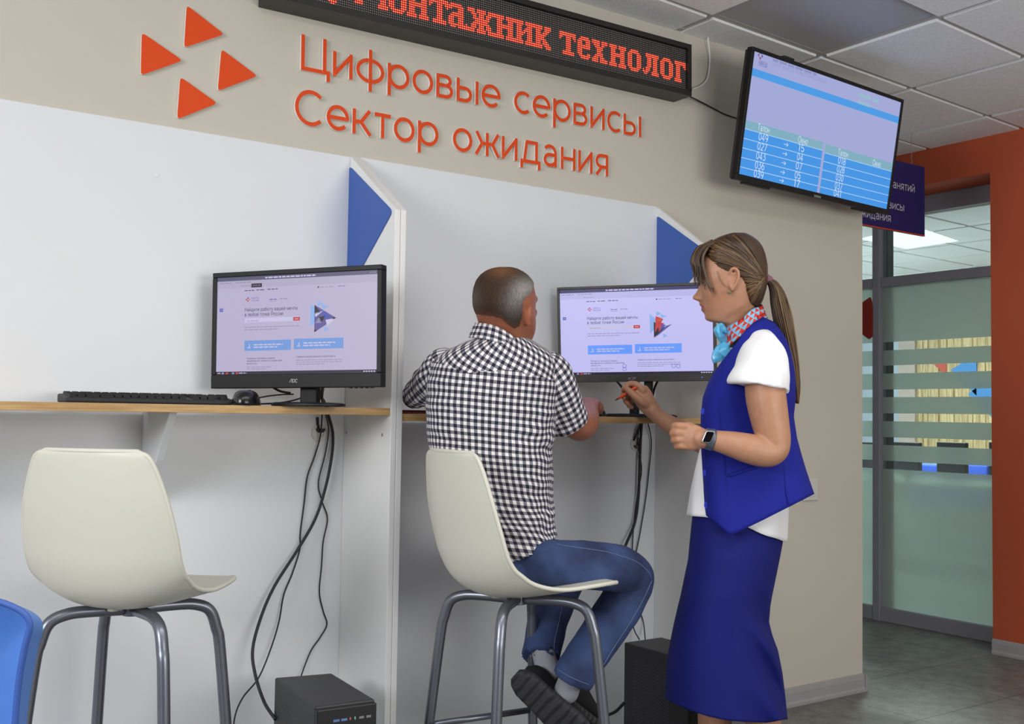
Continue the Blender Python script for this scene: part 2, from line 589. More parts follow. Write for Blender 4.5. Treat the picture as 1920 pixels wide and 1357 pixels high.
_s6, _s58 = [(.06, 0), (.06, .72)], [(.58, 0), (.58, .72)]
GLYPH = {
    'а': (.66, [A_(.29, .44, .24, .23, 145, 0) + [(.53, 0)], [(.53, .39), (.28, .39)] + A_(.28, .22, .20, .17, 90, 270) + [(.38, .055), (.47, .11), (.53, .18)]]),
    'б': (.74, [O_(.36, .33, .31, .28), A_(.46, .36, .41, .50, 180, 105) + [(.62, .95)]]),
    'в': (.64, [_s6, [(.06, .67), (.33, .67)] + A_(.33, .53, .17, .14, 90, -90) + [(.06, .39)], [(.33, .39)] + A_(.35, .22, .20, .17, 90, -90) + [(.06, .05)]]),
    'г': (.50, [[(.06, 0), (.06, .67), (.48, .67)]]),
    'д': (.84, [[(.06, -.18), (.06, .05), (.78, .05), (.78, -.18)], [(.16, .05), (.26, .67), (.66, .67), (.66, .05)]]),
    'е': (.74, [[(.09, .36), (.63, .36)], A_(.36, .36, .31, .31, -8, 318)]),
    'ж': (.94, [[(.47, 0), (.47, .72)], [(.05, .72), (.27, .37), (.03, 0)], [(.27, .37), (.67, .37)], [(.89, .72), (.67, .37), (.91, 0)]]),
    'з': (.58, [A_(.27, .53, .19, .14, 150, -90), A_(.28, .22, .22, .17, 90, -150)]),
    'и': (.66, [_s6, _s58, [(.06, .06), (.58, .66)]]),
    'й': (.66, [_s6, _s58, [(.06, .06), (.58, .66)], A_(.32, .96, .14, .12, 190, 350)]),
    'к': (.62, [_s6, [(.06, .36), (.28, .36)], [(.57, .72), (.28, .36), (.60, 0)]]),
    'л': (.66, [[(.0, .05), (.08, .06), (.15, .22), (.17, .67), (.58, .67), (.58, 0)]]),
    'м': (.82, [_s6, [(.74, 0), (.74, .72)], [(.06, .68), (.40, .12), (.74, .68)]]),
    'н': (.66, [_s6, _s58, [(.06, .36), (.58, .36)]]),
    'о': (.74, [O_(.36, .36, .31, .31)]),
    'п': (.66, [[(.06, 0), (.06, .67), (.58, .67), (.58, 0)]]),
    'р': (.76, [[(.06, -.24), (.06, .72)], O_(.38, .36, .31, .31)]),
    'с': (.64, [A_(.36, .36, .31, .31, 48, 312)]),
    'т': (.60, [[(.02, .67), (.58, .67)], [(.30, .67), (.30, 0)]]),
    'у': (.62, [[(.02, .72), (.31, .06)], [(.60, .72), (.27, -.10), (.16, -.19), (.04, -.18)]]),
    'ф': (.94, [O_(.46, .36, .41, .31), [(.46, -.24), (.46, .98)]]),
    'х': (.62, [[(.03, .72), (.57, 0)], [(.57, .72), (.03, 0)]]),
    'ц': (.70, [[(.06, .72), (.06, .05), (.66, .05), (.66, -.17)], [(.56, .05), (.56, .72)]]),
    'ч': (.64, [[(.06, .72), (.06, .5)] + A_(.28, .48, .22, .17, 180, 270) + [(.56, .36)], [(.56, 0), (.56, .72)]]),
    'ш': (.96, [[(.06, .72), (.06, .05), (.88, .05), (.88, .72)], [(.47, .05), (.47, .72)]]),
    'щ': (1.0, [[(.06, .72), (.06, .05), (.97, .05), (.97, -.17)], [(.47, .05), (.47, .72)], [(.88, .05), (.88, .72)]]),
    'ь': (.62, [_s6, [(.06, .43), (.33, .43)] + A_(.33, .24, .21, .19, 90, -90) + [(.06, .05)]]),
    'ы': (.84, [_s6, [(.06, .43), (.31, .43)] + A_(.31, .24, .21, .19, 90, -90) + [(.06, .05)], [(.76, 0), (.76, .72)]]),
    'э': (.64, [A_(.28, .36, .31, .31, 135, -135), [(.24, .36), (.58, .36)]]),
    'ю': (1.0, [_s6, [(.06, .36), (.3, .36)], O_(.61, .36, .31, .31)]),
    'я': (.62, [[(.54, 0), (.54, .72)], [(.54, .67), (.28, .67)] + A_(.28, .48, .21, .19, 90, 270) + [(.54, .29)], [(.30, .29), (.05, 0)]]),
    'А': (.86, [[(.03, 0), (.42, .97), (.81, 0)], [(.17, .32), (.67, .32)]]),
    'Б': (.78, [[(.64, .95), (.07, .95), (.07, .05), (.42, .05)] + A_(.42, .3, .25, .25, -90, 90) + [(.07, .55)]]),
    'В': (.78, [[(.07, .0), (.07, 1)], [(.07, .95), (.4, .95)] + A_(.4, .74, .22, .21, 90, -90) + [(.07, .53)], [(.42, .53)] + A_(.44, .29, .25, .24, 90, -90) + [(.07, .05)]]),
    'Г': (.64, [[(.07, 0), (.07, .95), (.6, .95)]]),
    'Д': (.98, [[(.06, -.2), (.06, .05), (.9, .05), (.9, -.2)], [(.16, .05), (.28, .95), (.77, .95), (.77, .05)]]),
    'Е': (.74, [[(.66, .95), (.07, .95), (.07, .05), (.68, .05)], [(.07, .51), (.6, .51)]]),
    'З': (.72, [A_(.33, .73, .25, .22, 150, -90), A_(.34, .28, .28, .23, 90, -150)]),
    'И': (.86, [[(.07, 0), (.07, 1)], [(.76, 0), (.76, 1)], [(.07, .07), (.76, .93)]]),
    'К': (.78, [[(.07, 0), (.07, 1)], [(.07, .5), (.32, .5)], [(.7, 1), (.32, .5), (.74, 0)]]),
    'Л': (.84, [[(.0, .05), (.1, .07), (.19, .3), (.22, .95), (.74, .95), (.74, 0)]]),
    'М': (1.0, [[(.07, 0), (.07, 1)], [(.9, 0), (.9, 1)], [(.07, .95), (.485, .25), (.9, .95)]]),
    'Н': (.86, [[(.07, 0), (.07, 1)], [(.76, 0), (.76, 1)], [(.07, .5), (.76, .5)]]),
    'О': (1.0, [O_(.49, .5, .44, .45)]),
    'П': (.86, [[(.07, 0), (.07, .95), (.76, .95), (.76, 0)]]),
    'Р': (.76, [[(.07, 0), (.07, 1)], [(.07, .95), (.4, .95)] + A_(.4, .64, .29, .31, 90, -90) + [(.07, .33)]]),
    'С': (.90, [A_(.49, .5, .44, .45, 46, 314)]),
    'Т': (.76, [[(.02, .95), (.73, .95)], [(.375, .95), (.375, 0)]]),
    'У': (.78, [[(.02, 1), (.40, .34)], [(.76, 1), (.34, .17), (.24, .06), (.08, .07)]]),
    'Ц': (.90, [[(.07, 1), (.07, .05), (.86, .05), (.86, -.2)], [(.74, .05), (.74, 1)]]),
    'Я': (.78, [[(.69, 0), (.69, 1)], [(.69, .95), (.36, .95)] + A_(.36, .64, .29, .31, 90, 270) + [(.69, .33)], [(.38, .33), (.06, 0)]]),
    '0': (.66, [O_(.31, .5, .26, .45)]),
    '1': (.44, [[(.03, .86), (.25, .95), (.25, 0)]]),
    '2': (.62, [A_(.29, .68, .25, .27, 155, -30) + [(.05, .05), (.57, .05)]]),
    '3': (.62, [[(.05, .95), (.52, .95), (.27, .58)] + A_(.27, .31, .27, .26, 80, -150)]),
    '4': (.68, [[(.46, 0), (.46, 1), (.04, .28), (.62, .28)]]),
    '5': (.62, [[(.52, .95), (.12, .95), (.08, .56)] + A_(.27, .32, .27, .27, 120, -145)]),
    '6': (.64, [O_(.31, .32, .26, .27), A_(.44, .4, .39, .56, 185, 105)]),
    '7': (.60, [[(.04, .95), (.54, .95), (.2, 0)]]),
    '8': (.64, [O_(.31, .72, .22, .22), O_(.31, .27, .27, .23)]),
    '9': (.64, [O_(.31, .66, .26, .27), A_(.18, .56, .39, .56, 5, -75)]),
    '→': (1.0, [[(.05, .45), (.9, .45)], [(.6, .75), (.9, .45), (.6, .15)]]),
    '«': (.5, [[(.22, .6), (.05, .35), (.22, .1)], [(.42, .6), (.25, .35), (.42, .1)]]),
    '»': (.5, [[(.05, .6), (.22, .35), (.05, .1)], [(.25, .6), (.42, .35), (.25, .1)]]),
    'a': (.66, [A_(.29, .44, .24, .23, 145, 0) + [(.53, 0)], [(.53, .39), (.28, .39)] + A_(.28, .22, .20, .17, 90, 270) + [(.40, .05), (.53, .17)]]),
    'c': (.60, [A_(.36, .36, .31, .31, 48, 312)]),
    'e': (.72, [[(.09, .36), (.63, .36)], A_(.36, .36, .31, .31, -8, 318)]),
    'r': (.45, [_s6, A_(.34, .38, .28, .29, 175, 75)]),
    'O': (.92, [O_(.45, .5, .38, .45)]),
    'C': (.86, [A_(.47, .5, .40, .45, 46, 314)]),
    'Λ': (.84, [[(.03, 0), (.42, .95), (.80, .95), (.80, 0)]]),
    '.': (.2, [[(.06, .0), (.06, .1)]]),
    ':': (.2, [[(.06, .1), (.06, .2)], [(.06, .5), (.06, .6)]]),
    ' ': (.34, []),
}


def stroke_poly(pts, w):
    """ribbon of width w along a polyline -> list of quads in 2D"""
    P = [np.array(p, float) for p in pts]
    P = [P[0]] + [b for a, b in zip(P, P[1:]) if np.linalg.norm(a - b) > 1e-4]
    closed = np.linalg.norm(P[0] - P[-1]) < 1e-6 and len(P) > 3
    n = len(P)
    L, Rr = [], []
    for i in range(n):
        if closed:
            a, b = P[(i - 1) % (n - 1)] if i else P[n - 2], P[(i + 1) if i < n - 1 else 1]
            d1, d2 = P[i] - a, b - P[i]
        else:
            d1 = P[i] - P[i - 1] if i else P[1] - P[0]
            d2 = P[i + 1] - P[i] if i < n - 1 else P[-1] - P[-2]
        d1 = d1 / (np.linalg.norm(d1) + 1e-9)
        d2 = d2 / (np.linalg.norm(d2) + 1e-9)
        t = d1 + d2
        t = t / (np.linalg.norm(t) + 1e-9)
        nn = np.array([-t[1], t[0]])
        c = max(0.45, abs(nn @ np.array([-d1[1], d1[0]])))
        L.append(P[i] + nn * w / 2 / c)
        Rr.append(P[i] - nn * w / 2 / c)
    return L, Rr, closed


def text_width(s, track=0.06):
    return sum(GLYPH[c][0] + track for c in s) - track


def add_text(mb, s, org, ux, uy, w=0.1, depth=0.0, mi=0, mi_side=None, track=0.06, per=None):
    """org: baseline start; ux, uy: vectors of one cap height; depth: extrusion along ux x uy"""
    org, ux, uy = (np.array(q, float) for q in (org, ux, uy))
    nz = np.cross(ux, uy)
    nz = nz / np.linalg.norm(nz)
    x = 0.0
    for ch in s:
        adv, strokes = GLYPH[ch]
        tgt = mb if per is None else per(ch)
        for si, st in enumerate(strokes):
            lift = nz * si * (.0004 if depth else .00004)
            L, R, closed = stroke_poly(st, w)
            n = len(L)
            k = len(tgt.v)
            top = [org + lift + ux * (x + p[0]) + uy * p[1] for p in L] + [org + lift + ux * (x + p[0]) + uy * p[1] for p in R]
            if depth:
                vs = [p + nz * depth for p in top] + top
            else:
                vs = top
            fs, ms = [], []
            for i in range(n - 1):
                fs.append((i, n + i, n + i + 1, i + 1))
                ms.append(mi)
                if depth:
                    o = 2 * n
                    sd = mi if mi_side is None else mi_side
                    fs.append((i, i + 1, o + i + 1, o + i))
                    fs.append((n + i + 1, n + i, o + n + i, o + n + i + 1))
                    ms += [sd, sd]
            if depth and not closed:
                o = 2 * n
                sd = mi if mi_side is None else mi_side
                fs += [(0, o, o + n, n), (n - 1, 2 * n - 1, o + 2 * n - 1, o + n - 1)]
                ms += [sd, sd]
            tgt.v += [tuple(p) for p in vs]
            tgt.f += [tuple(i + k for i in f) for f in fs]
            tgt.m += ms
        x += adv + track
    return x


def round_poly(P, r, n=5):
    """2D polygon with rounded corners"""
    P = [np.array(p, float) for p in P]
    out = []
    for i, p in enumerate(P):
        a, b = P[i - 1] - p, P[(i + 1) % len(P)] - p
        la, lb = np.linalg.norm(a), np.linalg.norm(b)
        a, b = a / la, b / lb
        d = min(r, la * .45, lb * .45)
        for t in np.linspace(0, 1, n):
            out.append((1 - t) ** 2 * (p + a * d) + 2 * t * (1 - t) * p + t * t * (p + b * d))
    return out
# ------------------------------------------------------------------ the room
CEIL = 2.43
struct(MB().box((-8.5, -9.0, -0.05), (6.4, 6.2, 0.0)).build('floor', M['floor']))
struct(MB().box((-6.2, 0.0, 0.0), (0.0, 0.14, CEIL)).build('wall_back', M['wall']))
struct(MB().box((1.1, -0.75, 0.0), (1.42, 0.107, CEIL)).build('wall_right', M['orange']))
struct(MB().box((1.12, -4.4, 0.0), (1.42, -0.75, CEIL)).build('wall_front', M['wall']))
struct(MB().box((1.1, 0.107, 2.245), (1.42, 6.2, CEIL)).build('trim_1', M['orange']))
struct(MB().box((-6.2, -2.3, CEIL + 0.03), (6.4, 6.2, CEIL + 0.08)).build('wall_top', M['wall']))


def skirting(name, a, b, nrm, h=0.07, t=0.016):
    """moulded skirting profile swept from a to b; nrm points into the room"""
    a, b, nrm = np.array(a, float), np.array(b, float), np.array(nrm, float)
    prof = [(0, 0), (t, 0), (t, .012), (t * .72, .02), (t * .72, h * .72), (t * .55, h * .93), (t * .2, h), (0, h)]
    pl = [a + nrm * p[0] + np.array([0, 0, p[1]]) for p in prof]
    return struct(MB().prism(pl, b - a).build(name, M['baseboard'], bevel=.001))


skirting('baseboard_back', (-1.112, 0, 0), (0.0, 0, 0), (0, -1, 0))
bb = skirting('baseboard_right', (1.1, -4.4, 0), (1.1, 0.107, 0), (-1, 0, 0))
skirting('baseboard_end', (0.0, -0.016, 0), (0.0, 0.14, 0), (1, 0, 0))

# suspended ceiling: rails and mineral tiles, slightly skewed to the wall
G0 = np.array([-0.421, -0.134])
GU, GV = np.array([0.606, 0.034]), np.array([0.002, -0.482])
tiles, rails = MB(), MB()
for i in range(-9, 11):
    for j in range(-13, 9):
        a = G0 + GU * i + GV * j
        q = [a, a + GU, a + GU + GV, a + GV]
        c = sum(q) / 4
        if (i, j) == (-1, 0):
            lamp_q = [tuple(c + (p - c) * .955) + (CEIL + .001,) for p in q]
            continue
        if c[0] > 6 or c[0] < -6.1 or c[1] > 6 or c[1] < -2.3:
            continue
        s0, s1 = .962, .945
        up = [tuple(c + (p - c) * s0) + (CEIL + .012,) for p in q]
        dn = [tuple(c + (p - c) * s1) + (CEIL - .009,) for p in q]
        k = up + dn
        tiles.add(k, [(4, 5, 6, 7), (0, 1, 5, 4), (1, 2, 6, 5), (2, 3, 7, 6), (3, 0, 4, 7)])
for i in range(-9, 12):
    a, b = G0 + GU * i - GV * 12, G0 + GU * i + GV * 4.5
    w = np.array([.012, 0])
    rails.prism([tuple(a - w) + (CEIL,), tuple(a + w) + (CEIL,), tuple(b + w) + (CEIL,), tuple(b - w) + (CEIL,)], (0, 0, .02))
for j in range(-13, 5):
    a, b = G0 + GV * j - GU * 9, G0 + GV * j + GU * 11
    w = np.array([0, .012])
    rails.prism([tuple(a - w) + (CEIL - .0008,), tuple(b - w) + (CEIL - .0008,), tuple(b + w) + (CEIL - .0008,), tuple(a + w) + (CEIL - .0008,)], (0, 0, .02))
lampo = MB().prism(lamp_q, (0, 0, .02)).build('ceiling_light', mat('unlit_lamp_panel', srgb(172, 172, 178), .35), bevel=.002)
tag(lampo, 'smooth grey unlit light panel in the ceiling above the television', 'ceiling light')
ceil = struct(tiles.build('ceiling', M['ceiling']))
struct(rails.build('trim_2', M['tbar']))
# plain angle trim where the ceiling meets the sign wall
struct(MB().box((-6.2, -0.022, CEIL - .006), (0.0, 0.0, CEIL + .006)).build('trim_3', M['tbar']))

# ------------------------------------------------------------------ glass partition behind the opening
GX = 1.35
win = struct(thing('window_1', '', 'window', loc=(GX, 0.6, 0)))
for k in ('label', 'category'):
    del win[k]
yb = 2.6
fr = MB()
fr.box((GX - .03, 0.107, 2.155), (GX + .03, yb, 2.245))       # head
fr.box((GX - .03, 0.107, 0.0), (GX + .03, yb, 0.075))         # sill rail
fr.box((GX - .03, 0.107, 1.787), (GX + .03, yb, 1.838))       # transom
for y in (0.9, 1.9):
    fr.box((GX - .035, y - .022, 0.0), (GX + .035, y + .022, 2.245))
fr.box((GX - .03, 0.107, 0), (GX + .03, 0.15, 2.245))
part(fr, 'window_frame', M['frame_grey'], win, bevel=.004)
yp0, yp1 = on(1672, 800, X=GX + .07)[1], on(1654, 800, X=GX + .07)[1]
part(MB().box((GX + .034, yp0, 0), (GX + .09, yp1, 2.2)), 'inner_post', mat('pale_grey_post', srgb(120, 128, 128), .6), win, bevel=.003)
part(MB().box((GX - .004, .12, .07), (GX + .004, yb, 2.16)), 'window_pane', M['glass'], win)
# frosted film with clear stripes between the bands
zs = []
for y0, y1 in ((655, 697), (774, 815), (896, 935), (1017, 1057), (1138, 1178), (1258, 1300)):
    zs.append((on(1665.8, 400 + y0 / 2.714, X=GX)[2], on(1665.8, 400 + y1 / 2.714, X=GX)[2]))
film = MB()
top = 1.787
for a, b in zs:
    film.box((GX - .0065, .12, a), (GX - .0045, yb, top))
    top = b
film.box((GX - .0065, .12, .07), (GX - .0045, yb, top))
part(film, 'frosted_film', M['frost'], win)

# red six-sided handle plate on the narrow pane
hp = MB()
pl = [on(x, y, X=GX - .03) for x, y in ((1638, 575), (1633, 557), (1612, 572), (1612, 622), (1631, 636), (1638, 630))]
hp.prism(pl, (-.012, 0, 0))
sgn = hp.build('door_plaque', mat('dark_red_acrylic', srgb(150, 36, 22), .4), bevel=.002)
tag(sgn, 'dark red six-sided plaque on the narrow glass pane by the beige wall', 'plaque')

# ------------------------------------------------------------------ classroom behind the glass
FX = 5.6
struct(MB().box((FX, -1.0, 0), (FX + .1, 6.2, 2.6)).build('wall_far', M['wall']))
struct(MB().box((1.42, 5.6, 0), (FX, 5.7, 2.6)).build('wall_left', M['wall']))
yw = on(1500 + 598 / 2.714, 640, X=FX)[1]
slats = MB()
y = yw
rs = random.Random(4)
while y > -1.0:
    w = rs.choice((.035, .05, .07))
    d = rs.choice((.012, .02, .028))
    slats.box((FX - d, y - w, 0), (FX, y, 2.6))
    y -= w
struct(slats.build('trim_4', M['plank']))
# coloured triangles on the slats
def wall_tri(px, col, nm):
    pts = [on(x, y, X=FX - .034) for x, y in px]
    o = MB().prism(pts, (.006, 0, 0)).build('wall_triangle', mat(nm, col, .5))
    return o
cb, cr = srgb(44, 108, 164), srgb(160, 52, 30)
tag(wall_tri([(1783, 693), (1831, 664), (1831, 742)], cb, 'light_blue_panel'), 'blue triangle on pale slats, larger one behind the glass', 'wall decoration')
tag(wall_tri([(1815, 738), (1868, 700), (1868, 790)], cb, 'mid_blue_panel'), 'blue triangle at the orange pillar edge, behind the clear glass stripes', 'wall decoration')
tag(wall_tri([(1750, 682), (1774, 676), (1774, 704)], cr, 'red_panel'), 'small red triangle on the pale wooden slats behind the glass', 'wall decoration')
# bright window at the corner of the classroom
w2 = struct(MB().box((FX - .03, on(1690, 700, X=FX)[1], .7), (FX - .01, yw + 1.3, 2.1)).build('window_2', glow('bright_window', (0.72, 0.84, 1.0, 1), .9)))
struct(MB().box((FX - .045, yw, .3), (FX - .03, on(1690, 700, X=FX)[1], 2.6)).build('trim_5', mat('pale_curtain', srgb(160, 146, 138), .9)))

lp = [on(x, y, Z=CEIL - .012) for x, y in ((1612, 448), (1713, 424), (1797, 452), (1700, 467))]
lpm = MB().prism(lp, (0, 0, .014))
lo = lpm.build('ceiling_light', glow('lit_panel', (1, .98, .96, 1), 2.2))
tag(lo, 'bright square ceiling light panel seen through the upper glass', 'ceiling light')

# table, monitors and chairs inside the classroom
tb = thing('classroom_table', 'long table under the black monitors behind the frosted glass', 'table', loc=(3.4, 1.6, 0))
part(MB().box((3.2, .3, .60), (3.8, 3.4, .63)), 'tabletop', M['white'], tb, bevel=.004)
for y in (.4, 3.3):
    for x in (3.26, 3.74):
        part(MB().box((x - .02, y - .02, 0), (x + .02, y + .02, .60)), 'leg', M['frame_grey'], tb)
for k, (xa, xb, w) in enumerate(((1607, 1640, 'partly behind the mullion'), (1676, 1725, 'beside the mullion'), (1757, 1812, 'in the middle of the glass'), (1855, 1905, 'beside the orange pillar'))):
    a, b = on(xa, 830, X=3.45), on(xb, 830, X=3.45)
    t = thing('computer_monitor', 'black monitor back in the classroom, ' + w, 'monitor', loc=((a[0] + b[0]) / 2, (a[1] + b[1]) / 2, .63), group='monitors behind the frosted glass')
    part(MB().box((3.44, b[1], .675), (3.48, a[1], on(xa, 828, X=3.45)[2])), 'screen_back', M['black_soft'], t, bevel=.006)
    part(MB().box((3.455, (a[1] + b[1]) / 2 - .02, .64), (3.475, (a[1] + b[1]) / 2 + .02, .72)), 'stand', M['black'], t)
    part(MB().box((3.40, (a[1] + b[1]) / 2 - .07, .63), (3.52, (a[1] + b[1]) / 2 + .07, .64)), 'base', M['black'], t, bevel=.003)
chair_blue = mat('blue_office_fabric', srgb(52, 84, 190), .7)
for xa, xb, w in ((1725, 1760, 'second'), (1808, 1836, 'third')):
    a, b = on(xa, 868, X=4.2), on(xb, 868, X=4.2)
    yc = (a[1] + b[1]) / 2
    t = thing('office_chair', 'blue chair back behind the black monitor ' + ('beside the mullion' if w == 'second' else 'in the middle of the glass'), 'chair', loc=(4.2, yc, 0), group='blue chairs behind the glass')
    zt = a[2]
    part(MB().box((4.18, yc - .15, zt - .36), (4.23, yc + .15, zt)), 'backrest', chair_blue, t, bevel=.02, seg=3)
    part(MB().box((4.23, yc - .16, .43), (4.65, yc + .16, .49)), 'seat', chair_blue, t, bevel=.02, seg=3)
    for sx in (4.24, 4.62):
        for sy in (-.14, .14):
            part(MB().tube([(sx, yc + sy, 0), (sx, yc + sy, .45)], .012, n=8, sub=1), 'leg', M['frame_grey'], t)
    for sy in (-.1, .1):
        part(MB().tube([(4.22, yc + sy, .45), (4.21, yc + sy, zt - .2)], .012, n=8, sub=1), 'back_post', M['frame_grey'], t)

# ------------------------------------------------------------------ white booths, dividers and desks
XD, XD2, YF, PT = -2.289, -1.13, -0.282, 1.781


def divider_poly(x, t):
    return [(x, -.001, 0), (x, -.001, PT), (x, -.018, PT), (x, YF, PT - .187), (x, YF, 0)], (t, 0, 0)


def inlay(x):
    P = round_poly([(-.012, 1.757), (-.272, 1.590), (-.012, 1.388)], .02)
    return MB().prism([(x - .003, p[0], p[1]) for p in P], (.004, 0, 0))


b1 = thing('workstation_booth', 'white booth of back panel and side panel around the keyboard desk, blue triangle', 'booth', loc=(-2.9, -.1, 0), group='white workstation booths')
p1 = part(MB().box((-4.6, -.016, 0), (XD, -.001, PT)), 'back_panel', M['white'], b1, bevel=.0015)
s1 = part(MB().prism(*divider_poly(XD, .0162)), 'side_panel', M['edge'], b1, bevel=.0012)
part(inlay(XD), 'blue_triangle', M['blue'], s1, bevel=.001)
b2 = thing('workstation_booth', 'white booth behind the man and woman, blue triangle on its right panel', 'booth', loc=(-1.7, -.1, 0), group='white workstation booths')
p2 = part(MB().box((XD + .033, -.016, 0), (XD2, -.001, PT + .004)), 'back_panel', M['white'], b2, bevel=.0015)
part(MB().prism(*divider_poly(XD + .0172, .0162)), 'side_panel', M['edge'], b2, bevel=.0012)
s2 = part(MB().prism(*divider_poly(XD2, .0162)), 'side_panel', M['edge'], b2, bevel=.0012)
part(inlay(XD2), 'blue_triangle', M['blue'], s2, bevel=.001)


def disc(c, n, r, h, k=20):
    n = np.array(n, float)
    return tube([np.array(c), np.array(c) + n * h], r, n=k, sub=1)


for bx, q in ((b1, (293, 328)), (b2, (978, 425))):
    c = on(*q, Y=-.016)
    part(MB().add(*disc(c, (0, -1, 0), .006, .0012)), 'screw_cap', M['edge'], p1 if bx is b1 else p2)
for q in ((650, 811), (717, 815)):
    c = on(*q, X=XD)
    part(MB().add(*disc(c, (-1, 0, 0), .004, .0015)), 'screw_cap', M['chrome'], s1)

zd = on(480, 760.5, Y=YF + .004)[2]
DT, DB = zd, zd - .0185
DZ2 = on(1120, 781, Y=YF + .004)[2]
d1 = thing('wall_desk', 'oak desk shelf carrying the black keyboard and mouse', 'desk', loc=(-3.2, -.15, DB), group='oak wall desks')
part(MB().box((-4.6, YF + .004, DB), (XD - .0005, -.05, DT)), 'desktop', M['oak'], d1, bevel=.001)
xb = on(267, 810, Y=-.017)[0]
yq = on(318, 775, X=xb)[1]
yq2 = on(291, 862, X=xb)[1]
zq2 = on(291, 862, X=xb)[2]
part(MB().prism([(xb, -.017, DB), (xb, yq, DB), (xb, yq2 - .01, zq2), (xb, -.017, zq2 - .12)], (.018, 0, 0)), 'bracket', M['white'], d1, bevel=.001)
d2 = thing('wall_desk', 'oak desk shelf in front of the seated man', 'desk', loc=(-1.7, -.15, DB), group='oak wall desks')
part(MB().box((XD + .0335, YF + .004, DZ2 - .0185), (XD2 - .0005, -.05, DZ2)), 'desktop', M['oak'], d2, bevel=.001)

# ------------------------------------------------------------------ raised sign on the wall
lg = thing('wall_logo', 'four orange raised triangles set around a point on the beige wall', 'logo', loc=on(370, 120, Y=0))
for tri in (((264, 62), (262, 143), (341, 115)), ((348, 11), (343, 91), (419, 66)), ((413, 93), (406, 172), (481, 144)), ((336, 145), (330, 225), (406, 195))):
    P = round_poly([on(x, y, Y=0)[[0, 2]] for x, y in tri], .012)
    part(MB().prism([(p[0], -.008, p[1]) for p in P], (0, .0079, 0), 0, 1), 'triangle', [M['sign_orange'], M['sign_side']], lg)
for s, a, b, cap, nm in (('Цифровые сервисы', (564.5, 132.5), (1199.5, 259), (569, 83), 'upper'), ('Сектор ожидания', (554, 233), (1138, 332), None, 'lower')):
    A, B = on(*a, Y=0), on(*b, Y=0)
    ux = (B - A)
    L = np.linalg.norm(ux)
    ux /= L
    uy = np.array([-ux[2], 0, ux[0]])
    nrm = np.cross(ux, uy)
    T = .095
    w = text_width(s, T) - .06
    cap_h = L / w
    h = .0985
    t = thing('wall_sign', 'orange raised letters, %s line of the wall sign beside the logo' % nm, 'sign', loc=A, group='orange sign lines')
    x = 0.0
    for ch in s:
        if ch != ' ':
            mb = MB()
            add_text(mb, ch, A + ux * (x - .06) * cap_h, ux * cap_h, uy * h, w=.112, depth=.009, mi=0, mi_side=1)
            # keep the letters standing on the wall
            part(mb, 'letter', [M['sign_orange'], M['sign_side']], t)
        x += GLYPH[ch][0] + T
# ------------------------------------------------------------------ LED running-text display
LG = {
    'М': ["11111......11111", ".1111......1111.", ".11111....11111.", ".11111....11111.", ".111111..111111.", ".11.111..11.111.", ".11.11111.1.111.", ".11..1111...111.", ".11..1111...111.", ".11...11....111.", ".11...11....111.", ".11.........111.", ".11.........111.", "1111.......11111", "1111.......11111"],
    'у': ["11111.1111", "11111.1111", ".1111..11.", "..111..11.", "..1111.1..", "...111.1..", "...11111..", "....111...", "....111...", "....111...", "....11....", "11..11....", "1111......", "1111......", ".11......."],
    'о': ["..11111..", ".1111111.", "111...111", "111...111", "111...111", "111...111", "111...111", "111...111", "111...111", ".1111111.", "..11111.."],
    'н': ["11111.11111", "11111.11111", ".111...111.", ".111...111.", ".111111111.", ".111111111.", ".111...111.", ".111...111.", ".111...111.", "11111.11111", "11111.11111"],
    'т': ["1111111111", "1111111111", "11..111.11", "1...111..1", "....111...", "....111...", "....111...", "....111...", "....111...", "..1111111.", "..1111111."],
    'а': [".111111...", "11111111..", "11...111..", ".....111..", "..111111..", ".1111111..", "111..111..", "111..111..", "111..111.1", "1111111111", ".111.11111"],
    'ж': ["1111.11111.1111", "1111.11111.1111", "..111.111.111..", "...11.111.11...", "...111111111...", "....1111111....", "...111111111...", "..111.111.111..", "..111.111.111..", "1111.11111.1111", "1111.11111.1111"],
    'и': ["11111.11111", "11111.11111", ".111...111.", ".111..1111.", ".111.11111.", ".11111.111.", ".1111..111.", ".111...111.", ".111...111.", "11111.11111", "11111.11111"],
    'к': ["11111.1111", "11111.1111", ".111..111.", ".111.111..", ".111111...", ".11111....", ".111111...", ".111.111..", ".111.1111.", "11111.1111", "11111..111"],
    'е': ["..11111.", ".1111111", "111..111", "111..111", "11111111", "11111111", "111.....", "111.....", "111...11", ".1111111", "..11111."],
    'х': ["11111.1111", "11111.1111", ".1111.11..", "..11111...", "...1111...", "...111....", "...1111...", "..11111...", ".111.111..", "1111.11111", "1111.11111"],
    'л': ["..111111111", "..111111111", "...111.111.", "...111.111.", "...111.111.", "...111.111.", "...111.111.", "..111..111.", "1.111..111.", "1111..11111", ".11...11111"],
    'г': ["11111111", "11111111", ".111..11", ".111...1", ".111....", ".111....", ".111....", ".111....", ".111....", "11111...", "11111..."],
}
Lb, Rb = on(484.4, 13.6, Y=0), on(1268, 193, Y=0)
ux = Rb - Lb
LL = np.linalg.norm(ux)
ux /= LL
uz = np.array([-ux[2], 0, ux[0]])
un = np.array([0, -1.0, 0])
DEP = 0.09
fb, ft = on(1297, 186, Y=-DEP), on(1297, 89.5, Y=-DEP)
HH = np.linalg.norm(ft - fb)
LLm = (fb - Lb) @ ux
Tm = frame_matrix(Lb, ux, uz, un)
led = thing('led_display', 'long black box with red running text above the wall sign', 'led display', matrix=Tm)
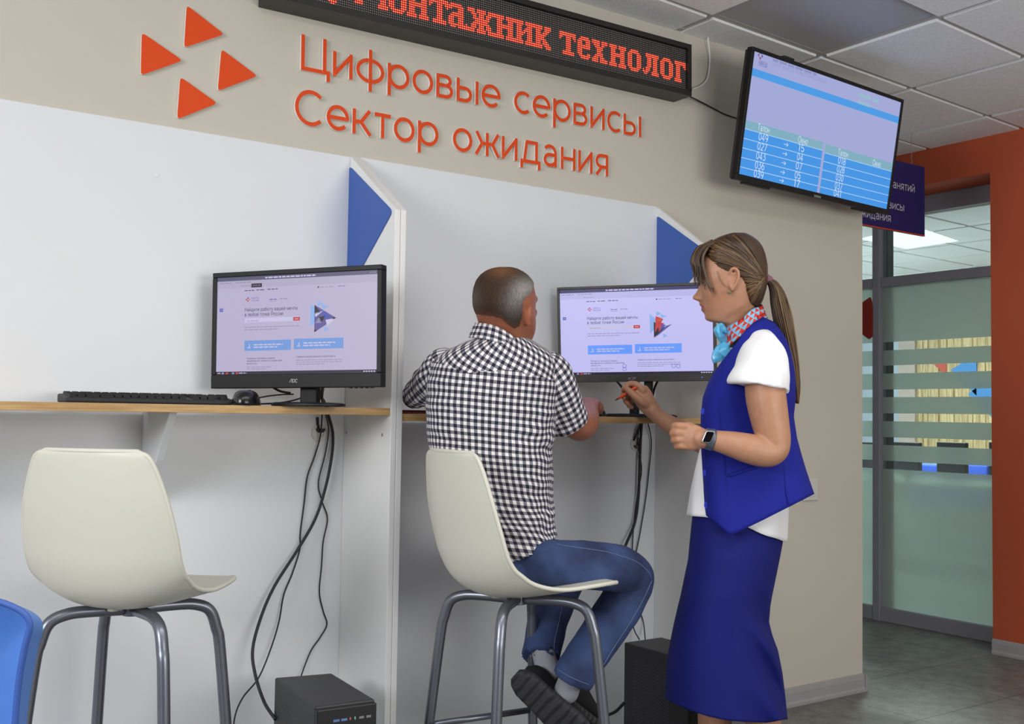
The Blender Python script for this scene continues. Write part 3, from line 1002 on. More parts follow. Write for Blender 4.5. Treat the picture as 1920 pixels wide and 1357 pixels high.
# housing: shallow tray with a raised rim
hb = MB()
x0, x1 = 0.0, LLm
hb.box((x0, 0, 0), (x1, HH, DEP - .012))
rim = .0165
for lo, hi in (((x0, 0, DEP - .012), (x1, rim + .004, DEP)), ((x0, HH - rim, DEP - .012), (x1, HH, DEP)), ((x0, rim, DEP - .012), (x0 + rim, HH - rim, DEP)), ((x1 - rim, rim, DEP - .012), (x1, HH - rim, DEP))):
    hb.box(lo, hi)
part(hb, 'housing', mat('black_anodised_housing', srgb(34, 32, 31), .42), led, world=False)
sx0, sx1, sy0, sy1 = x0 + rim + .004, x1 - rim - .002, rim + .0055, HH - rim - .002
part(MB().box((sx0, sy0, DEP - .0118), (sx1, sy1, DEP - .0105)), 'screen', mat('led_matrix_black', srgb(20, 16, 16), .5), led, world=False)
ROWS = 21
pit = (sy1 - sy0) / ROWS
cols = int((sx1 - sx0) / pit)
grid = np.zeros((ROWS, cols), bool)
xc = cols
word = 'у Монтажник технолог'
gap = {' ': 3}
for pos, ch in reversed(list(enumerate(word))):
    if ch == ' ':
        xc -= 5 if pos > 3 else 2
        continue
    g = LG[ch]
    w = len(g[0])
    xc -= w + (1 if pos > 11 and xc < cols else 0)
    base = 3 if ch != 'у' else 0
    for r, line in enumerate(reversed(g)):
        for c, q in enumerate(line):
            if q == '1' and 0 <= xc + c < cols:
                grid[base + r, xc + c] = True
lit, dim = MB(), MB()
for r in range(ROWS):
    for c in range(cols):
        cx_, cy_ = sx0 + (c + .5) * pit, sy0 + (r + .5) * pit
        t = lit if grid[r, c] else dim
        a = pit * (.44 if grid[r, c] else .19)
        z = DEP - .0098
        t.add([(cx_ - a, cy_ - a * .45, z), (cx_ - a * .45, cy_ - a, z), (cx_ + a * .45, cy_ - a, z), (cx_ + a, cy_ - a * .45, z), (cx_ + a, cy_ + a * .45, z), (cx_ + a * .45, cy_ + a, z), (cx_ - a * .45, cy_ + a, z), (cx_ - a, cy_ + a * .45, z)], [tuple(range(8))])
        if grid[r, c]:
            b = a * .46
            t.add([(cx_ - b, cy_ - b, z + .0003), (cx_ + b, cy_ - b, z + .0003), (cx_ + b, cy_ + b, z + .0003), (cx_ - b, cy_ + b, z + .0003)], [(0, 1, 2, 3)], 1)
o = part(lit, 'lit_letters', [glow('led_red', (1.0, 0.012, 0.03, 1), 1.0), glow('led_hot', (1.0, 0.40, 0.12, 1), 1.6)], led, world=False)
o['kind'] = 'stuff'
o = part(dim, 'unlit_dots', mat('unlit_led', srgb(190, 182, 178), .4), led, world=False)
o['kind'] = 'stuff'


def cable(name, pts, r, material, label, cat='cable', sub=8, group=None):
    o = MB().tube(pts, r, n=8, sub=sub).build(name, material, smooth=True)
    tag(o, label, cat, group)
    return o


cable('cable', [on(1326, 44, Y=-.036), on(1328, 75, Y=-.02), on(1331, 110, Y=-.012), on(1327, 145, Y=-.012), on(1315, 160, Y=-.014), on(1298, 167, Y=-.03)], .0028, M['cable_white'], 'white cable from the ceiling down to the red text display')
cable('cable', [on(1293, 181, Y=-.04), on(1310, 189, Y=-.012), on(1335, 202, Y=-.008), on(1358, 214, Y=-.008), on(1380, 221, Y=-.02), on(1400, 224, Y=-.1)], .0025, M['cable'], 'thin black cable between the red text display and the hanging television')
# ------------------------------------------------------------------ flat screens
class Panel:
    """a flat screen with local axes u (right), v (up), n (front)"""

    def __init__(self, c, u, v):
        self.c = np.array(c, float)
        self.u = np.array(u, float) / np.linalg.norm(u)
        v = np.array(v, float)
        v = v - self.u * (v @ self.u)
        self.v = v / np.linalg.norm(v)
        self.n = np.cross(self.u, self.v)
        self.M = frame_matrix(self.c, self.u, self.v, self.n)

    def loc(self, px, py):
        d = FWD + RIGHT * ((px - 960) / F_PX) - UP * ((py - 678.5) / F_PX)
        t = ((self.c - CAM) @ self.n) / (d @ self.n)
        q = CAM + d * t - self.c
        return np.array([q @ self.u, q @ self.v])

    def quad(self, mb, px4, z, mi):
        mb.add([tuple(self.loc(*p)) + (z,) for p in px4], [(3, 2, 1, 0)], mi)

    def rect(self, mb, a, b, z, mi):
        """axis-aligned rectangle between two photo pixels (top-left, bottom-right)"""
        (x0, y0), (x1, y1) = self.loc(*a), self.loc(*b)
        mb.add([(x0, y1, z), (x1, y1, z), (x1, y0, z), (x0, y0, z)], [(0, 1, 2, 3)], mi)

    def lrect(self, mb, x0, y0, x1, y1, z, mi):
        mb.add([(x0, y0, z), (x1, y0, z), (x1, y1, z), (x0, y1, z)], [(0, 1, 2, 3)], mi)

    def tri(self, mb, px3, z, mi):
        P = [tuple(self.loc(*p)) + (z,) for p in px3]
        a = np.cross(np.array(P[1]) - P[0], np.array(P[2]) - P[0])[2]
        mb.add(P, [(0, 1, 2) if a > 0 else (0, 2, 1)], mi)

    def text(self, mb, s, px, h, z, mi, w=.12, sx=1.0, width=None):
        p = self.loc(*px)
        if width is not None:
            sx = width / (text_width(s, .1) * h)
        add_text(mb, s, (p[0], p[1], z), (h * sx, 0, 0), (0, h, 0), w=w, mi=mi, track=.1)

    def bars(self, mb, px0, px1, th, z, mi, seed=0):
        """an unreadable line of small print: word-long bars"""
        rr = random.Random(seed)
        (x0, y0), (x1, y1) = self.loc(*px0), self.loc(*px1)
        x = x0
        while x < x1:
            w = min(rr.uniform(2.5, 7) * th, x1 - x)
            self.lrect(mb, x, y0 - th / 2, x + w, y0 + th / 2, z, mi)
            x += w + th * .9


def c6(x, y):
    return (1370 + x / 4.24, 80 + y / 4.24)


# -------- ceiling-hung television
TV = Panel((-0.473, -0.193, 2.097), (0.999, 0.047, -0.009), (0.0, -0.149, 0.988))
cor = [TV.loc(*p) for p in ((1412, 87), (1695, 188), (1663, 402.5), (1376.5, 335))]
tx0, tx1 = (cor[0][0] + cor[3][0]) / 2, (cor[1][0] + cor[2][0]) / 2
ty0, ty1 = (cor[2][1] + cor[3][1]) / 2, (cor[0][1] + cor[1][1]) / 2
tv = thing('television', 'wide television hung high in front of the beige wall, showing a blue ticket table', 'television', matrix=TV.M)
fr = MB()
bz, dp = .013, .016
for lo, hi in (((tx0, ty0, -.02), (tx1, ty0 + .02, .004)), ((tx0, ty1 - bz, -.02), (tx1, ty1, .004)), ((tx0, ty0 + .02, -.02), (tx0 + bz, ty1 - bz, .004)), ((tx1 - bz, ty0 + .02, -.02), (tx1, ty1 - bz, .004))):
    fr.box(lo, hi)
part(fr, 'bezel', M['black'], tv, world=False, bevel=.0015)
part(MB().box((tx0 + .004, ty0 + .004, -.034), (tx1 - .004, ty1 - .004, -.0195)).box((tx0 + .1, ty0 + .03, -.06), (tx1 - .1, ty0 + .27, -.03)), 'back_cover', M['black_soft'], tv, world=False, bevel=.006)
part(MB().box((tx0 + .06, ty0 - .006, -.03), (tx0 + .2, ty0 + .001, -.012)), 'speaker_strip', M['black_soft'], tv, world=False)
part(MB().box((tx1 - .2, ty0 - .006, -.03), (tx1 - .06, ty0 + .001, -.012)), 'speaker_strip', M['black_soft'], tv, world=False)
scr = MB()
TM = [glow('tv_lavender', srgb(160, 166, 212)), glow('tv_blue', srgb(62, 146, 226)), glow('tv_teal', srgb(124, 172, 190)), glow('tv_line', srgb(172, 206, 240)), glow('tv_text_white', srgb(208, 222, 244)), glow('tv_text_grey', srgb(134, 142, 186)), glow('tv_text_green', srgb(146, 184, 204)), glow('tv_logo_red', srgb(150, 60, 80)), glow('tv_logo_navy', srgb(70, 74, 140)), glow('tv_blue_stripe', srgb(70, 152, 226))]
sx0, sx1, sy0, sy1 = tx0 + bz, tx1 - bz, ty0 + .02, ty1 - bz
TV.lrect(scr, sx0, sy0, sx1, sy1, 0, 0)
yb = [TV.loc(*c6(185, 228))[1], TV.loc(*c6(1333, 622))[1]]
ybm = sum(yb) / 2
TV.lrect(scr, sx0, ybm - .0125, sx1, ybm + .0125, .0003, 9)
lx1 = TV.loc(*c6(712, 990))[0]
rx0 = TV.loc(*c6(730, 1000))[0]
hl = [TV.loc(*c6(125, 615))[1], TV.loc(*c6(120, 685))[1]]
hr = [TV.loc(*c6(752, 805))[1], TV.loc(*c6(748, 876))[1]]
TV.lrect(scr, sx0, hl[1], lx1, hl[0], .0003, 2)
TV.lrect(scr, rx0, hr[1], sx1, hr[0], .0003, 2)
TV.lrect(scr, sx0, sy0, lx1, hl[1], .0003, 1)
TV.lrect(scr, rx0, sy0, sx1, hr[1], .0003, 1)
rh = (hl[1] - sy0) / 4.75
for k in range(5):
    TV.lrect(scr, sx0, hl[1] - k * rh - .0012, lx1, hl[1] - k * rh + .0012, .0006, 3)
rhr = (hr[1] - sy0) / 4.75
for k in range(5):
    TV.lrect(scr, rx0, hr[1] - k * rhr - .0012, sx1, hr[1] - k * rhr + .0012, .0006, 3)


def tvt(s, px, h, mi, width=None):
    TV.text(scr, s, c6(*px), h, .0008, mi, width=width, w=.11)


tvt('Талон', (212, 695), .024, 4, .062)
tvt('Окно', (532, 793), .024, 4, .055)
tvt('Талон', (850, 893), .024, 4, .062)
tvt('Окно', (1125, 975), .024, 4, .052)
y0s = [hl[1] - (k + .78) * rh for k in range(5)]
xl, xa, xw = TV.loc(*c6(212, 820))[0], TV.loc(*c6(412, 860))[0], TV.loc(*c6(532, 870))[0]
for k, (a, b) in enumerate((('049', '15'), ('027', '04'), ('043', '07'), ('036', '05'), ('039', '17'))):
    y = y0s[k] if k < 4 else max(y0s[k], sy0 + .002)
    for s, x, wd in ((a, xl, .05), (b, xw, .034)):
        add_text(scr, s, (x, y, .0008), (wd / text_width(s, .1), 0, 0), (0, .026, 0), w=.11, mi=4, track=.1)
    add_text(scr, '→', (xa, y, .0008), (.028, 0, 0), (0, .022, 0), w=.09, mi=4)
xr = TV.loc(*c6(850, 960))[0]
for k, a in enumerate(('018', '028', '030', '037', '041')):
    y = max(hr[1] - (k + .8) * rhr, sy0 + .002)
    add_text(scr, a, (xr, y, .0008), (.046 / text_width(a, .1), 0, 0), (0, .026, 0), w=.11, mi=4, track=.1)
# logo and faint heading
lc = TV.loc(*c6(236, 103))
for ax_, ay_, mi in ((-1, 0, 7), (1, 0, 8), (0, 1, 8), (0, -1, 7)):
    tip = np.array([ax_, ay_]) * .0145
    q_ = [np.array([ax_, ay_]) * .006 + np.array([-ay_, ax_]) * .0062, np.array([ax_, ay_]) * .006 - np.array([-ay_, ax_]) * .0062, tip]
    P_ = [(lc[0] + p[0], lc[1] + p[1], .0006) for p in q_]
    cr = (P_[1][0] - P_[0][0]) * (P_[2][1] - P_[0][1]) - (P_[1][1] - P_[0][1]) * (P_[2][0] - P_[0][0])
    scr.add(P_, [(0, 1, 2) if cr > 0 else (0, 2, 1)], mi)
tvt('РАБОТА', (222, 160), .0095, 8, .044)
tvt('РОССИИ', (220, 182), .0095, 8, .044)
TV.bars(scr, c6(335, 135), c6(690, 262), .008, .0006, 5, 3)
tvt('ЦЕНТР ЗАНЯТОСТИ НАСЕЛЕНИЯ ГОРОДА', (330, 180), .0125, 5, .30)
TV.bars(scr, c6(1020, 415), c6(1175, 470), .014, .0006, 6, 5)
TV.bars(scr, c6(1010, 470), c6(1120, 500), .012, .0006, 6, 6)
part(scr, 'screen', TM, tv, world=False)
tl = MB()
p = TV.loc(*c6(655, 1216))
TV.lrect(tl, p[0], p[1] - .004, p[0] + .04, p[1] + .004, .0046, 0)
part(tl, 'maker_mark', mat('dull_print', srgb(120, 118, 118), .4), tv, world=False)
# mount: plate on the wall, arm to the set, cap showing above the frame
mt = MB()
ctr = TV.c - TV.n * .045
mt.box((ctr[0] - .12, -.02, ctr[2] - .1), (ctr[0] + .12, -.0005, ctr[2] + .12))
mt.box((ctr[0] - .05, ctr[1] - .01, ctr[2] - .04), (ctr[0] + .05, -.01, ctr[2] + .05))
part(mt, 'wall_mount', M['black_soft'], tv, bevel=.002)
xm = TV.loc(1494, 118)[0]
part(MB().box((xm - .028, ty1 - .05, -.075), (xm + .028, ty1 + .022, -.034)), 'mount_cap', M['black_soft'], tv, world=False, bevel=.003)

# -------- hanging direction sign
sg_y = .30
lo, hi = on(1732, 443.5, Y=sg_y), on(1732, 314, Y=sg_y)
SG = Panel(((lo[0] + .12) / 2, sg_y, (lo[2] + hi[2]) / 2), (1, 0, 0), (0, 0, 1))
wv, hv = lo[0] - .12, hi[2] - lo[2]
sg = thing('hanging_sign', 'navy blue direction board hanging behind the television', 'sign', matrix=SG.M)
part(MB().box((-wv / 2, -hv / 2, -.006), (wv / 2, hv / 2, .006)), 'board', M['navy_sign'], sg, world=False, bevel=.001)
part(MB().box((-wv / 2, -hv / 2, .006), (wv / 2, -hv / 2 + .005, .0066)), 'stripe', M['sign_orange'], sg, world=False)
for s, xr_, yb_ in (('занятий', 1713, 363), ('сервисы', 1693, 398), ('ожидания', 1668, 418)):
    tx = MB()
    p = SG.loc(xr_, yb_)
    h = .038
    w = text_width(s, .1) * h
    add_text(tx, s, (p[0] - w, p[1] + .004, .0066), (h, 0, 0), (0, h * 1.05, 0), w=.11, track=.1)
    part(tx, 'lettering', M['sign_white'], sg, world=False)
for q in (1709,):
    p = SG.loc(q, 305)
    for xx in (p[0], -p[0]):
        ch = MB()
        for k in range(10):
            z0 = hv / 2 + (CEIL - SG.c[2] - hv / 2) * k / 10
            z1 = hv / 2 + (CEIL - SG.c[2] - hv / 2) * (k + 1) / 10
            off = .002 if k % 2 else -.002
            ch.tube([(xx + off, z0 - .002, off), (xx - off, z1 + .002, -off)], .0013, n=6, sub=1)
        part(ch, 'chain', M['chrome'], sg, world=False)
# ------------------------------------------------------------------ desk computers
def c4(x, y):
    return (380 + x / 4.24, 480 + y / 4.24)


def c3(x, y):
    return (1040 + x / 6.4, 530 + y / 6.4)


def monitor(P, w, h, depth, label, bezel, bez, chin, brand, content, mats):
    t = thing('computer_monitor', label, 'monitor', matrix=P.M, group='desk monitors')
    fr = MB()
    x0, x1, y0, y1 = -w / 2, w / 2, -h / 2, h / 2
    for lo, hi in (((x0, y0, -.022), (x1, y0 + chin, .004)), ((x0, y1 - bez, -.022), (x1, y1, .004)), ((x0, y0 + chin, -.022), (x0 + bez, y1 - bez, .004)), ((x1 - bez, y0 + chin, -.022), (x1, y1 - bez, .004))):
        fr.box(lo, hi)
    part(fr, 'bezel', bezel, t, world=False, bevel=.002)
    part(MB().box((x0 + .003, y0 + .003, -.03), (x1 - .003, y1 - .003, -.0215)).box((x0 + .09, y0 + .05, -.05), (x1 - .09, y1 - .06, -.029)), 'back_cover', M['black'], t, world=False, bevel=.008)
    sc = MB()
    P.lrect(sc, x0 + bez, y0 + chin, x1 - bez, y1 - bez, 0, 0)
    content(P, sc, x0 + bez, y0 + chin, x1 - bez, y1 - bez)
    part(sc, 'screen', mats, t, world=False)
    br = MB()
    brand(P, br, y0 + chin * .5)
    part(br, 'maker_mark', M['chrome'], t, world=False)
    return t


def page(P, mb, x0, y0, x1, y1, c, variant):
    """materials: 0 page, 1 title bar, 2 dark text, 3 grey text, 4 blue card, 5 red, 6 light blue, 7 navy, 8 white, 9 purple, 10 dark, 11 toolbar, 12 orange"""
    z1, z2, z3 = .0003, .0006, .0009
    W, H = x1 - x0, y1 - y0

    def X(f):
        return x0 + W * f

    def Y(f):
        return y1 - H * f

    def R(a, b, e, d, z, mi):
        P.lrect(mb, X(a), Y(d), X(e), Y(b), z, mi)

    def T(s, a, b, hh, wd, mi, w=.12):
        add_text(mb, s, (X(a), Y(b), z3), (W * wd / text_width(s, .1), 0, 0), (0, H * hh, 0), w=w, mi=mi, track=.1)

    def B(a, b, e, th, mi, seed):
        rr = random.Random(seed)
        x = a
        while x < e:
            w = min(rr.uniform(.012, .032), e - x)
            R(x, b - th / 2, x + w, b + th / 2, z2, mi)
            x += w + .005

    R(0, 0, 1, .04, z1, 1)
    R(0, .04, 1, .115, z1, 11)
    B(.31, .021, .63, .014, 8, 1)
    for k in range(3):
        R(.955 + k * .013, .015, .962 + k * .013, .027, z2, 3)
    B(.01, .06, .10, .008, 3, 2)
    B(.12, .058, .22, .008, 3, 3)
    B(.16, .095, .23, .006, 3, 4)
    if variant == 0:
        R(.222, .075, .29, .115, z2, 10)
        B(.233, .095, .28, .01, 3, 6)
    B(.18, .145, .24, .009, 2, 7)
    B(.255, .143, .305, .009, 2, 8)
    B(.325, .141, .395, .009, 2, 9)
    R(.64, .135, .648, .15, z2, 10)
    B(.655, .143, .74, .006, 3, 10)
    B(.765, .141, .805, .006, 7, 11)
    # logo of small triangles
    lx, ly = .201, .236
    for dx, dy, mi in ((-.011, 0, 5), (.011, 0, 12), (0, -.018, 7), (0, .018, 5)):
        a = (X(lx + dx), Y(ly + dy))
        s = W * .006
        if dx:
            sg = -1 if dx < 0 else 1
            mb.add([(a[0] - sg * s, a[1] - s, z2), (a[0] + sg * s, a[1], z2), (a[0] - sg * s, a[1] + s, z2)], [(0, 1, 2) if sg > 0 else (2, 1, 0)], mi)
        else:
            sg = 1 if dy < 0 else -1
            mb.add([(a[0] - s, a[1] - sg * s, z2), (a[0] + s, a[1] - sg * s, z2), (a[0], a[1] + sg * s, z2)], [(0, 1, 2) if sg > 0 else (2, 1, 0)], mi)
    T('РАБОТА', .224, .232, .016, .048, 7)
    T('РОССИИ', .224, .257, .016, .048, 7)
    B(.34, .245, .385, .008, 7, 12)
    R(.34, .262, .385, .266, z2, 3)
    B(.405, .243, .455, .008, 3, 13)
    T('Найдите работу вашей мечты', .183, .358, .037, .335, 2, .13)
    T('в любой точке России', .183, .408, .037, .245, 2, .13)
    R(.183, .428, .53, .47, z1, 8)
    B(.2, .455, .27, .006, 3, 14)
    R(.49, .432, .532, .468, z2, 5)
    B(.5, .45, .522, .01, 8, 15)
    B(.183, .52, .53, .007, 3, 16)
    B(.183, .545, .4, .007, 3, 17)
    R(.018, .318, .04, .352, z2, 7)
    B(.024, .335, .034, .012, 8, 18)
    # picture of triangles
    def tri(pts, mi, z=z2):
        q = [(X(a), Y(b), z) for a, b in pts]
        s = (q[1][0] - q[0][0]) * (q[2][1] - q[0][1]) - (q[1][1] - q[0][1]) * (q[2][0] - q[0][0])
        mb.add(q, [(0, 1, 2) if s > 0 else (0, 2, 1)], mi)
    tri([(.597, .305), (.597, .53), (.67, .42)], 6, z1)
    tri([(.64, .28), (.64, .335), (.675, .307)], 6)
    tri([(.668, .315), (.668, .36), (.71, .338)], 6)
    tri([(.682, .535), (.682, .585), (.712, .56)], 6)
    if variant == 0:
        tri([(.622, .318), (.622, .59), (.755, .455)], 9)
        tri([(.622, .318), (.622, .41), (.66, .395)], 10, z3)
        tri([(.645, .44), (.665, .5), (.69, .43)], 10, z3)
        tri([(.628, .5), (.65, .44), (.672, .5)], 3, z3)
        tri([(.622, .4), (.63, .44), (.675, .38)], 8, z3)
        tri([(.655, .37), (.72, .44), (.69, .46)], 7, z3)
        tri([(.622, .56), (.622, .59), (.64, .575)], 10, z3)
        tri([(.735, .44), (.735, .47), (.755, .455)], 10, z3)
        tri([(.69, .47), (.70, .53), (.755, .455)], 8, z2 + .0001)
    else:
        tri([(.622, .40), (.622, .58), (.70, .47)], 10)
        tri([(.635, .335), (.63, .52), (.685, .37)], 5, z3)
        tri([(.655, .34), (.64, .40), (.675, .38)], 12, z3)
        tri([(.65, .40), (.655, .52), (.69, .42)], 5, z3)
        tri([(.672, .42), (.665, .5), (.70, .44)], 7, z3)
        tri([(.622, .59), (.74, .43), (.70, .45)], 9, z3)
    for a, e, b in ((.183, .478, .655), (.496, .80, .65)):
        R(a, b, e, b + .105, z1, 4)
        B(a + .06, b + .045, e - .05, .012, 8, 19)
        B(a + .06, b + .07, e - .08, .012, 8, 20)
        R(a + .018, b + .07, a + .04, b + .078, z2, 8)
        R(a + .03, b + .035, a + .035, b + .07, z2, 8)
    for s, b, wd in (('Пройдите обучение в рамках', .845, .18), ('федерального проекта «Содействие', .87, .225), ('занятости»', .897, .065)):
        T(s, .20, b, .017, wd, 2, .13)
    T('Сервисы искусственного интеллекта', .512, .838, .017, .24, 2, .13)
    for k, b in enumerate((.865, .885, .905)):
        B(.512, b, .79 - .1 * (k == 2), .006, 3, 30 + k)
    B(.2, .925, .355, .006, 3, 34)
    B(.2, .945, .33, .006, 3, 35)
    if variant:
        for cx_, cy_ in ((.425, .90), (.425, .935), (.745, .905), (.775, .91)):
            for k in range(10):
                a0, a1 = k * .628, (k + 1) * .628
                r0, r1 = .011, .0135
                mb.add([(X(cx_) + W * r * math.cos(a), Y(cy_) + W * r * math.sin(a), z2) for r, a in ((r0, a0), (r1, a0), (r1, a1), (r0, a1))], [(0, 1, 2, 3)], 7)
    # task bar
    R(0, .968, 1, 1, z1, 10)
    B(.01, .984, .03, .008, 8, 41)
    for a, mi in ((.038, 3), (.065, 5), (.105, 3), (.13, 5)):
        R(a, .975, a + .015, .994, z2, mi)
    B(.15, .984, .2, .008, 8, 42)
    for k in range(5):
        R(.92 + k * .015, .979, .93 + k * .015, .99, z2, 8)


def page_mats(nm, k, purple):
    def g(r, gg, b):
        return glow(nm, srgb(r, gg, b))
    bg = (180, 172, 202) if not purple else (190, 188, 238)
    return [g(*bg), g(84, 82, 112) if not purple else g(48, 44, 92), g(74, 70, 104), g(138, 132, 170), g(110, 150, 214) if not purple else g(102, 152, 250), g(190, 60, 62), g(136, 172, 228), g(70, 84, 176), g(196, 190, 222), g(92, 84, 150), g(38, 34, 50), g(172, 164, 192) if not purple else g(178, 176, 226), g(206, 112, 60)]


# left monitor
M1 = Panel(CAM + np.array([3.614, 8.313, 0.686]) * .293, (0.569, -0.822, 0.014), (0, 0, 1))
q = [M1.loc(*p) for p in ((400, 512), (717, 495), (717, 725), (398, 728))]
W1 = (q[1][0] + q[2][0] - q[0][0] - q[3][0]) / 2
H1 = (q[0][1] + q[1][1] - q[2][1] - q[3][1]) / 2


def brand1(P, mb, y):
    h = .0085
    add_text(mb, 'ΛOC', (P.loc(550, 718)[0] - .008, y - h * .5, .0045), (h * .95, 0, 0), (h * .12, h, 0), w=.2, track=.05)


m1 = monitor(M1, W1, H1, .03, 'black monitor on the left desk with its cable column', M['black'], .0125, .034, brand1, lambda P, sc, *a: page(P, sc, *a, c4, 0), page_mats('left_screen', 1, False))
bt = MB()
for k in range(5):
    x = M1.loc(655 + k * 10, 726)[0]
    bt.box((x - .003, -H1 / 2 - .002, -.012), (x + .003, -H1 / 2 + .001, -.004))
part(bt, 'button', M['black_soft'], m1, world=False)


def stand(P, h, xs, zbase, root, col_px, base_w, base_d, round_base=True, oy=0.0):
    """neck and base, given in the room, under a monitor"""
    c = P.c - P.n * .045
    for (xa, xb) in col_px:
        a, b = c + P.u * xa, c + P.u * xb
        mb = MB()
        z1_ = P.c[2] - h / 2 + .06
        d = P.n * .022
        mb.prism([np.array([a[0], a[1], zbase + .006]), np.array([b[0], b[1], zbase + .006]), np.array([b[0], b[1], z1_]), np.array([a[0], a[1], z1_])], d)
        part(mb, 'neck', M['black'], root, bevel=.003)
    cc = c + P.u * (sum(map(sum, col_px)) / (2 * len(col_px))) + P.n * oy
    mb = MB()
    rings = []
    for zz, s in ((.0006, .97), (.003, 1.0), (.007, .99), (.010, .9), (.011, .5)):
        ring = []
        for t in np.linspace(0, 2 * PI, 40, endpoint=False):
            e = 1.0 if round_base else .35
            ct, st = math.copysign(abs(math.cos(t)) ** e, math.cos(t)), math.copysign(abs(math.sin(t)) ** e, math.sin(t))
            p = cc + P.u * ct * base_w / 2 * s + P.n * st * base_d / 2 * s
            ring.append((p[0], p[1], zbase + zz))
        rings.append(ring)
    mb.add(*loft(rings))
    part(mb, 'stand_base', M['black'], root, smooth=False)


xa, xb = M1.loc(546, 740)[0], M1.loc(577, 740)[0]
stand(M1, H1, 0, DT, m1, [(xa + .012, xb + .012)], .195, .13, True, .02)

# right monitor
M2 = Panel(CAM + np.array([7.269, 8.191, 0.843]) * .30, (0.617, -0.787, 0.016), (-.06, -.05, 1))
q = [M2.loc(*p) for p in ((1045, 538), (1343, 527), (1341, 713), (1047, 716))]
W2 = (q[1][0] + q[2][0] - q[0][0] - q[3][0]) / 2
H2 = (q[0][1] + q[1][1] - q[2][1] - q[3][1]) / 2


def brand2(P, mb, y):
    h = .0105
    add_text(mb, 'acer', (P.loc(1177, 710)[0], y - h * .4, .0045), (h, 0, 0), (h * .25, h, 0), w=.17, track=.04)


m2 = monitor(M2, W2, H2, .03, 'dark grey monitor between the man and the woman', M['bezel_grey'], .0085, .022, brand2, lambda P, sc, *a: page(P, sc, *a, c3, 1), page_mats('right_screen', 1, True))
x_ = M2.loc(1315, 710)[0]
pl_ = MB()
M2.lrect(pl_, x_, -H2 / 2 + .010, x_ + .005, -H2 / 2 + .0125, .0045, 0)
part(pl_, 'power_light', glow('blue_power_light', srgb(90, 100, 220)), m2, world=False)
xs = [(M2.loc(1181, 735)[0], M2.loc(1198, 735)[0]), (M2.loc(1208, 735)[0], M2.loc(1223.5, 735)[0])]
stand(M2, H2, 0, DZ2, m2, xs, .215, .13, False, .02)

# keyboard and mouse on the left desk
kL, kR = on(122, 749, Y=-.20), on(445, 757, Y=-.235)
kb = thing('keyboard', 'low black keyboard lying along the left desk edge', 'keyboard', loc=((kL + kR) / 2)[:2].tolist() + [DT], group='keyboards')
kd = np.array([kR[0] - kL[0], kR[1] - kL[1], 0])
kl = np.linalg.norm(kd)
kd /= kl
kn = np.array([-kd[1], kd[0], 0])
o0 = np.array([kL[0], kL[1], DT])
body = MB()
D = .135
pr = [(0, 0.001), (0, .010), (.012, .0125), (D - .01, .021), (D, .020), (D, .001)]
body.prism([o0 + kn * a + np.array([0, 0, b]) for a, b in pr], kd * kl)
part(body, 'body', M['black_soft'], kb, bevel=.003)
keys = MB()
rs = random.Random(2)
for r in range(6):
    x = .010
    while x < kl - .02:
        w = .0155 if rs.random() > .12 else .028
        if abs(x - kl * .70) < .008 or abs(x - kl * .86) < .006:
            x += .012
            continue
        a = .014 + r * .0195
        z = .0125 + a * .0686
        p = [o0 + kd * (x + dx) + kn * (a + dy) + np.array([0, 0, z - .001]) for dx, dy in ((0, 0), (w, 0), (w, .0165), (0, .0165))]
        tp = [o0 + kd * (x + dx) + kn * (a + dy) + np.array([0, 0, z + .0065]) for dx, dy in ((.0015, .001), (w - .0015, .001), (w - .0015, .014), (.0015, .014))]
        keys.add(p + tp, [(4, 5, 6, 7), (0, 1, 5, 4), (1, 2, 6, 5), (2, 3, 7, 6), (3, 0, 4, 7)])
        x += w + .0025
k = part(keys, 'keys', M['black'], kb)


def mouse(cx, cy, z, ang, lx, ly, lz, label):
    t = thing('computer_mouse', label, 'mouse', loc=(cx, cy, z), group='computer mice')
    d, s = np.array([math.cos(ang), math.sin(ang), 0]), np.array([-math.sin(ang), math.cos(ang), 0])
    rings = []
    for k in np.linspace(0, 1, 11):
        hz = lz * math.sin(min(1, k * 1.0) * PI / 2)
        sc = math.cos(k * PI / 2) ** .55 if k < 1 else .02
        ring = [np.array([cx, cy, z + .0008 + hz]) + d * (lx * math.cos(t_) * sc - .006 * k) + s * ly * math.sin(t_) * sc for t_ in np.linspace(0, 2 * PI, 28, endpoint=False)]
        rings.append(ring)
    part(MB().add(*loft(rings)), 'body', mat('glossy_black', srgb(16, 16, 18), .22), t, smooth=True)
    w = np.array([cx, cy, z + lz * .86]) + d * lx * .5
    part(MB().add(*tube([w - s * .003, w + s * .003], .0075, n=14, sub=1)), 'scroll_wheel', M['black_soft'], t)
    return t


mp = on(462, 757, Y=-.235)
mouse(mp[0], mp[1] + .0, DT, math.atan2(.82, .57), .052, .033, .036, 'black mouse in front of the left monitor, beside the keyboard')

mq = on(1118, 776, Y=-.23)
mouse(mq[0], mq[1], DZ2, .9, .048, .03, .024, 'small black mouse under the hand of the man')
bk = MB()
q0 = on(757, 765, Y=-.25)
bk.box((XD + .036, -.272, DZ2 + .0005), (-2.10, -.10, DZ2 + .010))
bo = thing('folder', 'dark folder with a red edge under the man\'s left arm', 'folder', loc=(-2.18, -.18, DZ2))
part(bk, 'cover', mat('dark_red_cover', srgb(58, 22, 24), .4), bo, bevel=.002)
part(MB().box((XD + .037, -.2735, DZ2 + .002), (-2.101, -.2715, DZ2 + .005)), 'red_edge', mat('red_cover_edge', srgb(140, 40, 40), .4), bo)

# cables
cab = 'hanging desk cables'


def yz(px, py, y):
    return on(px, py, Y=y)


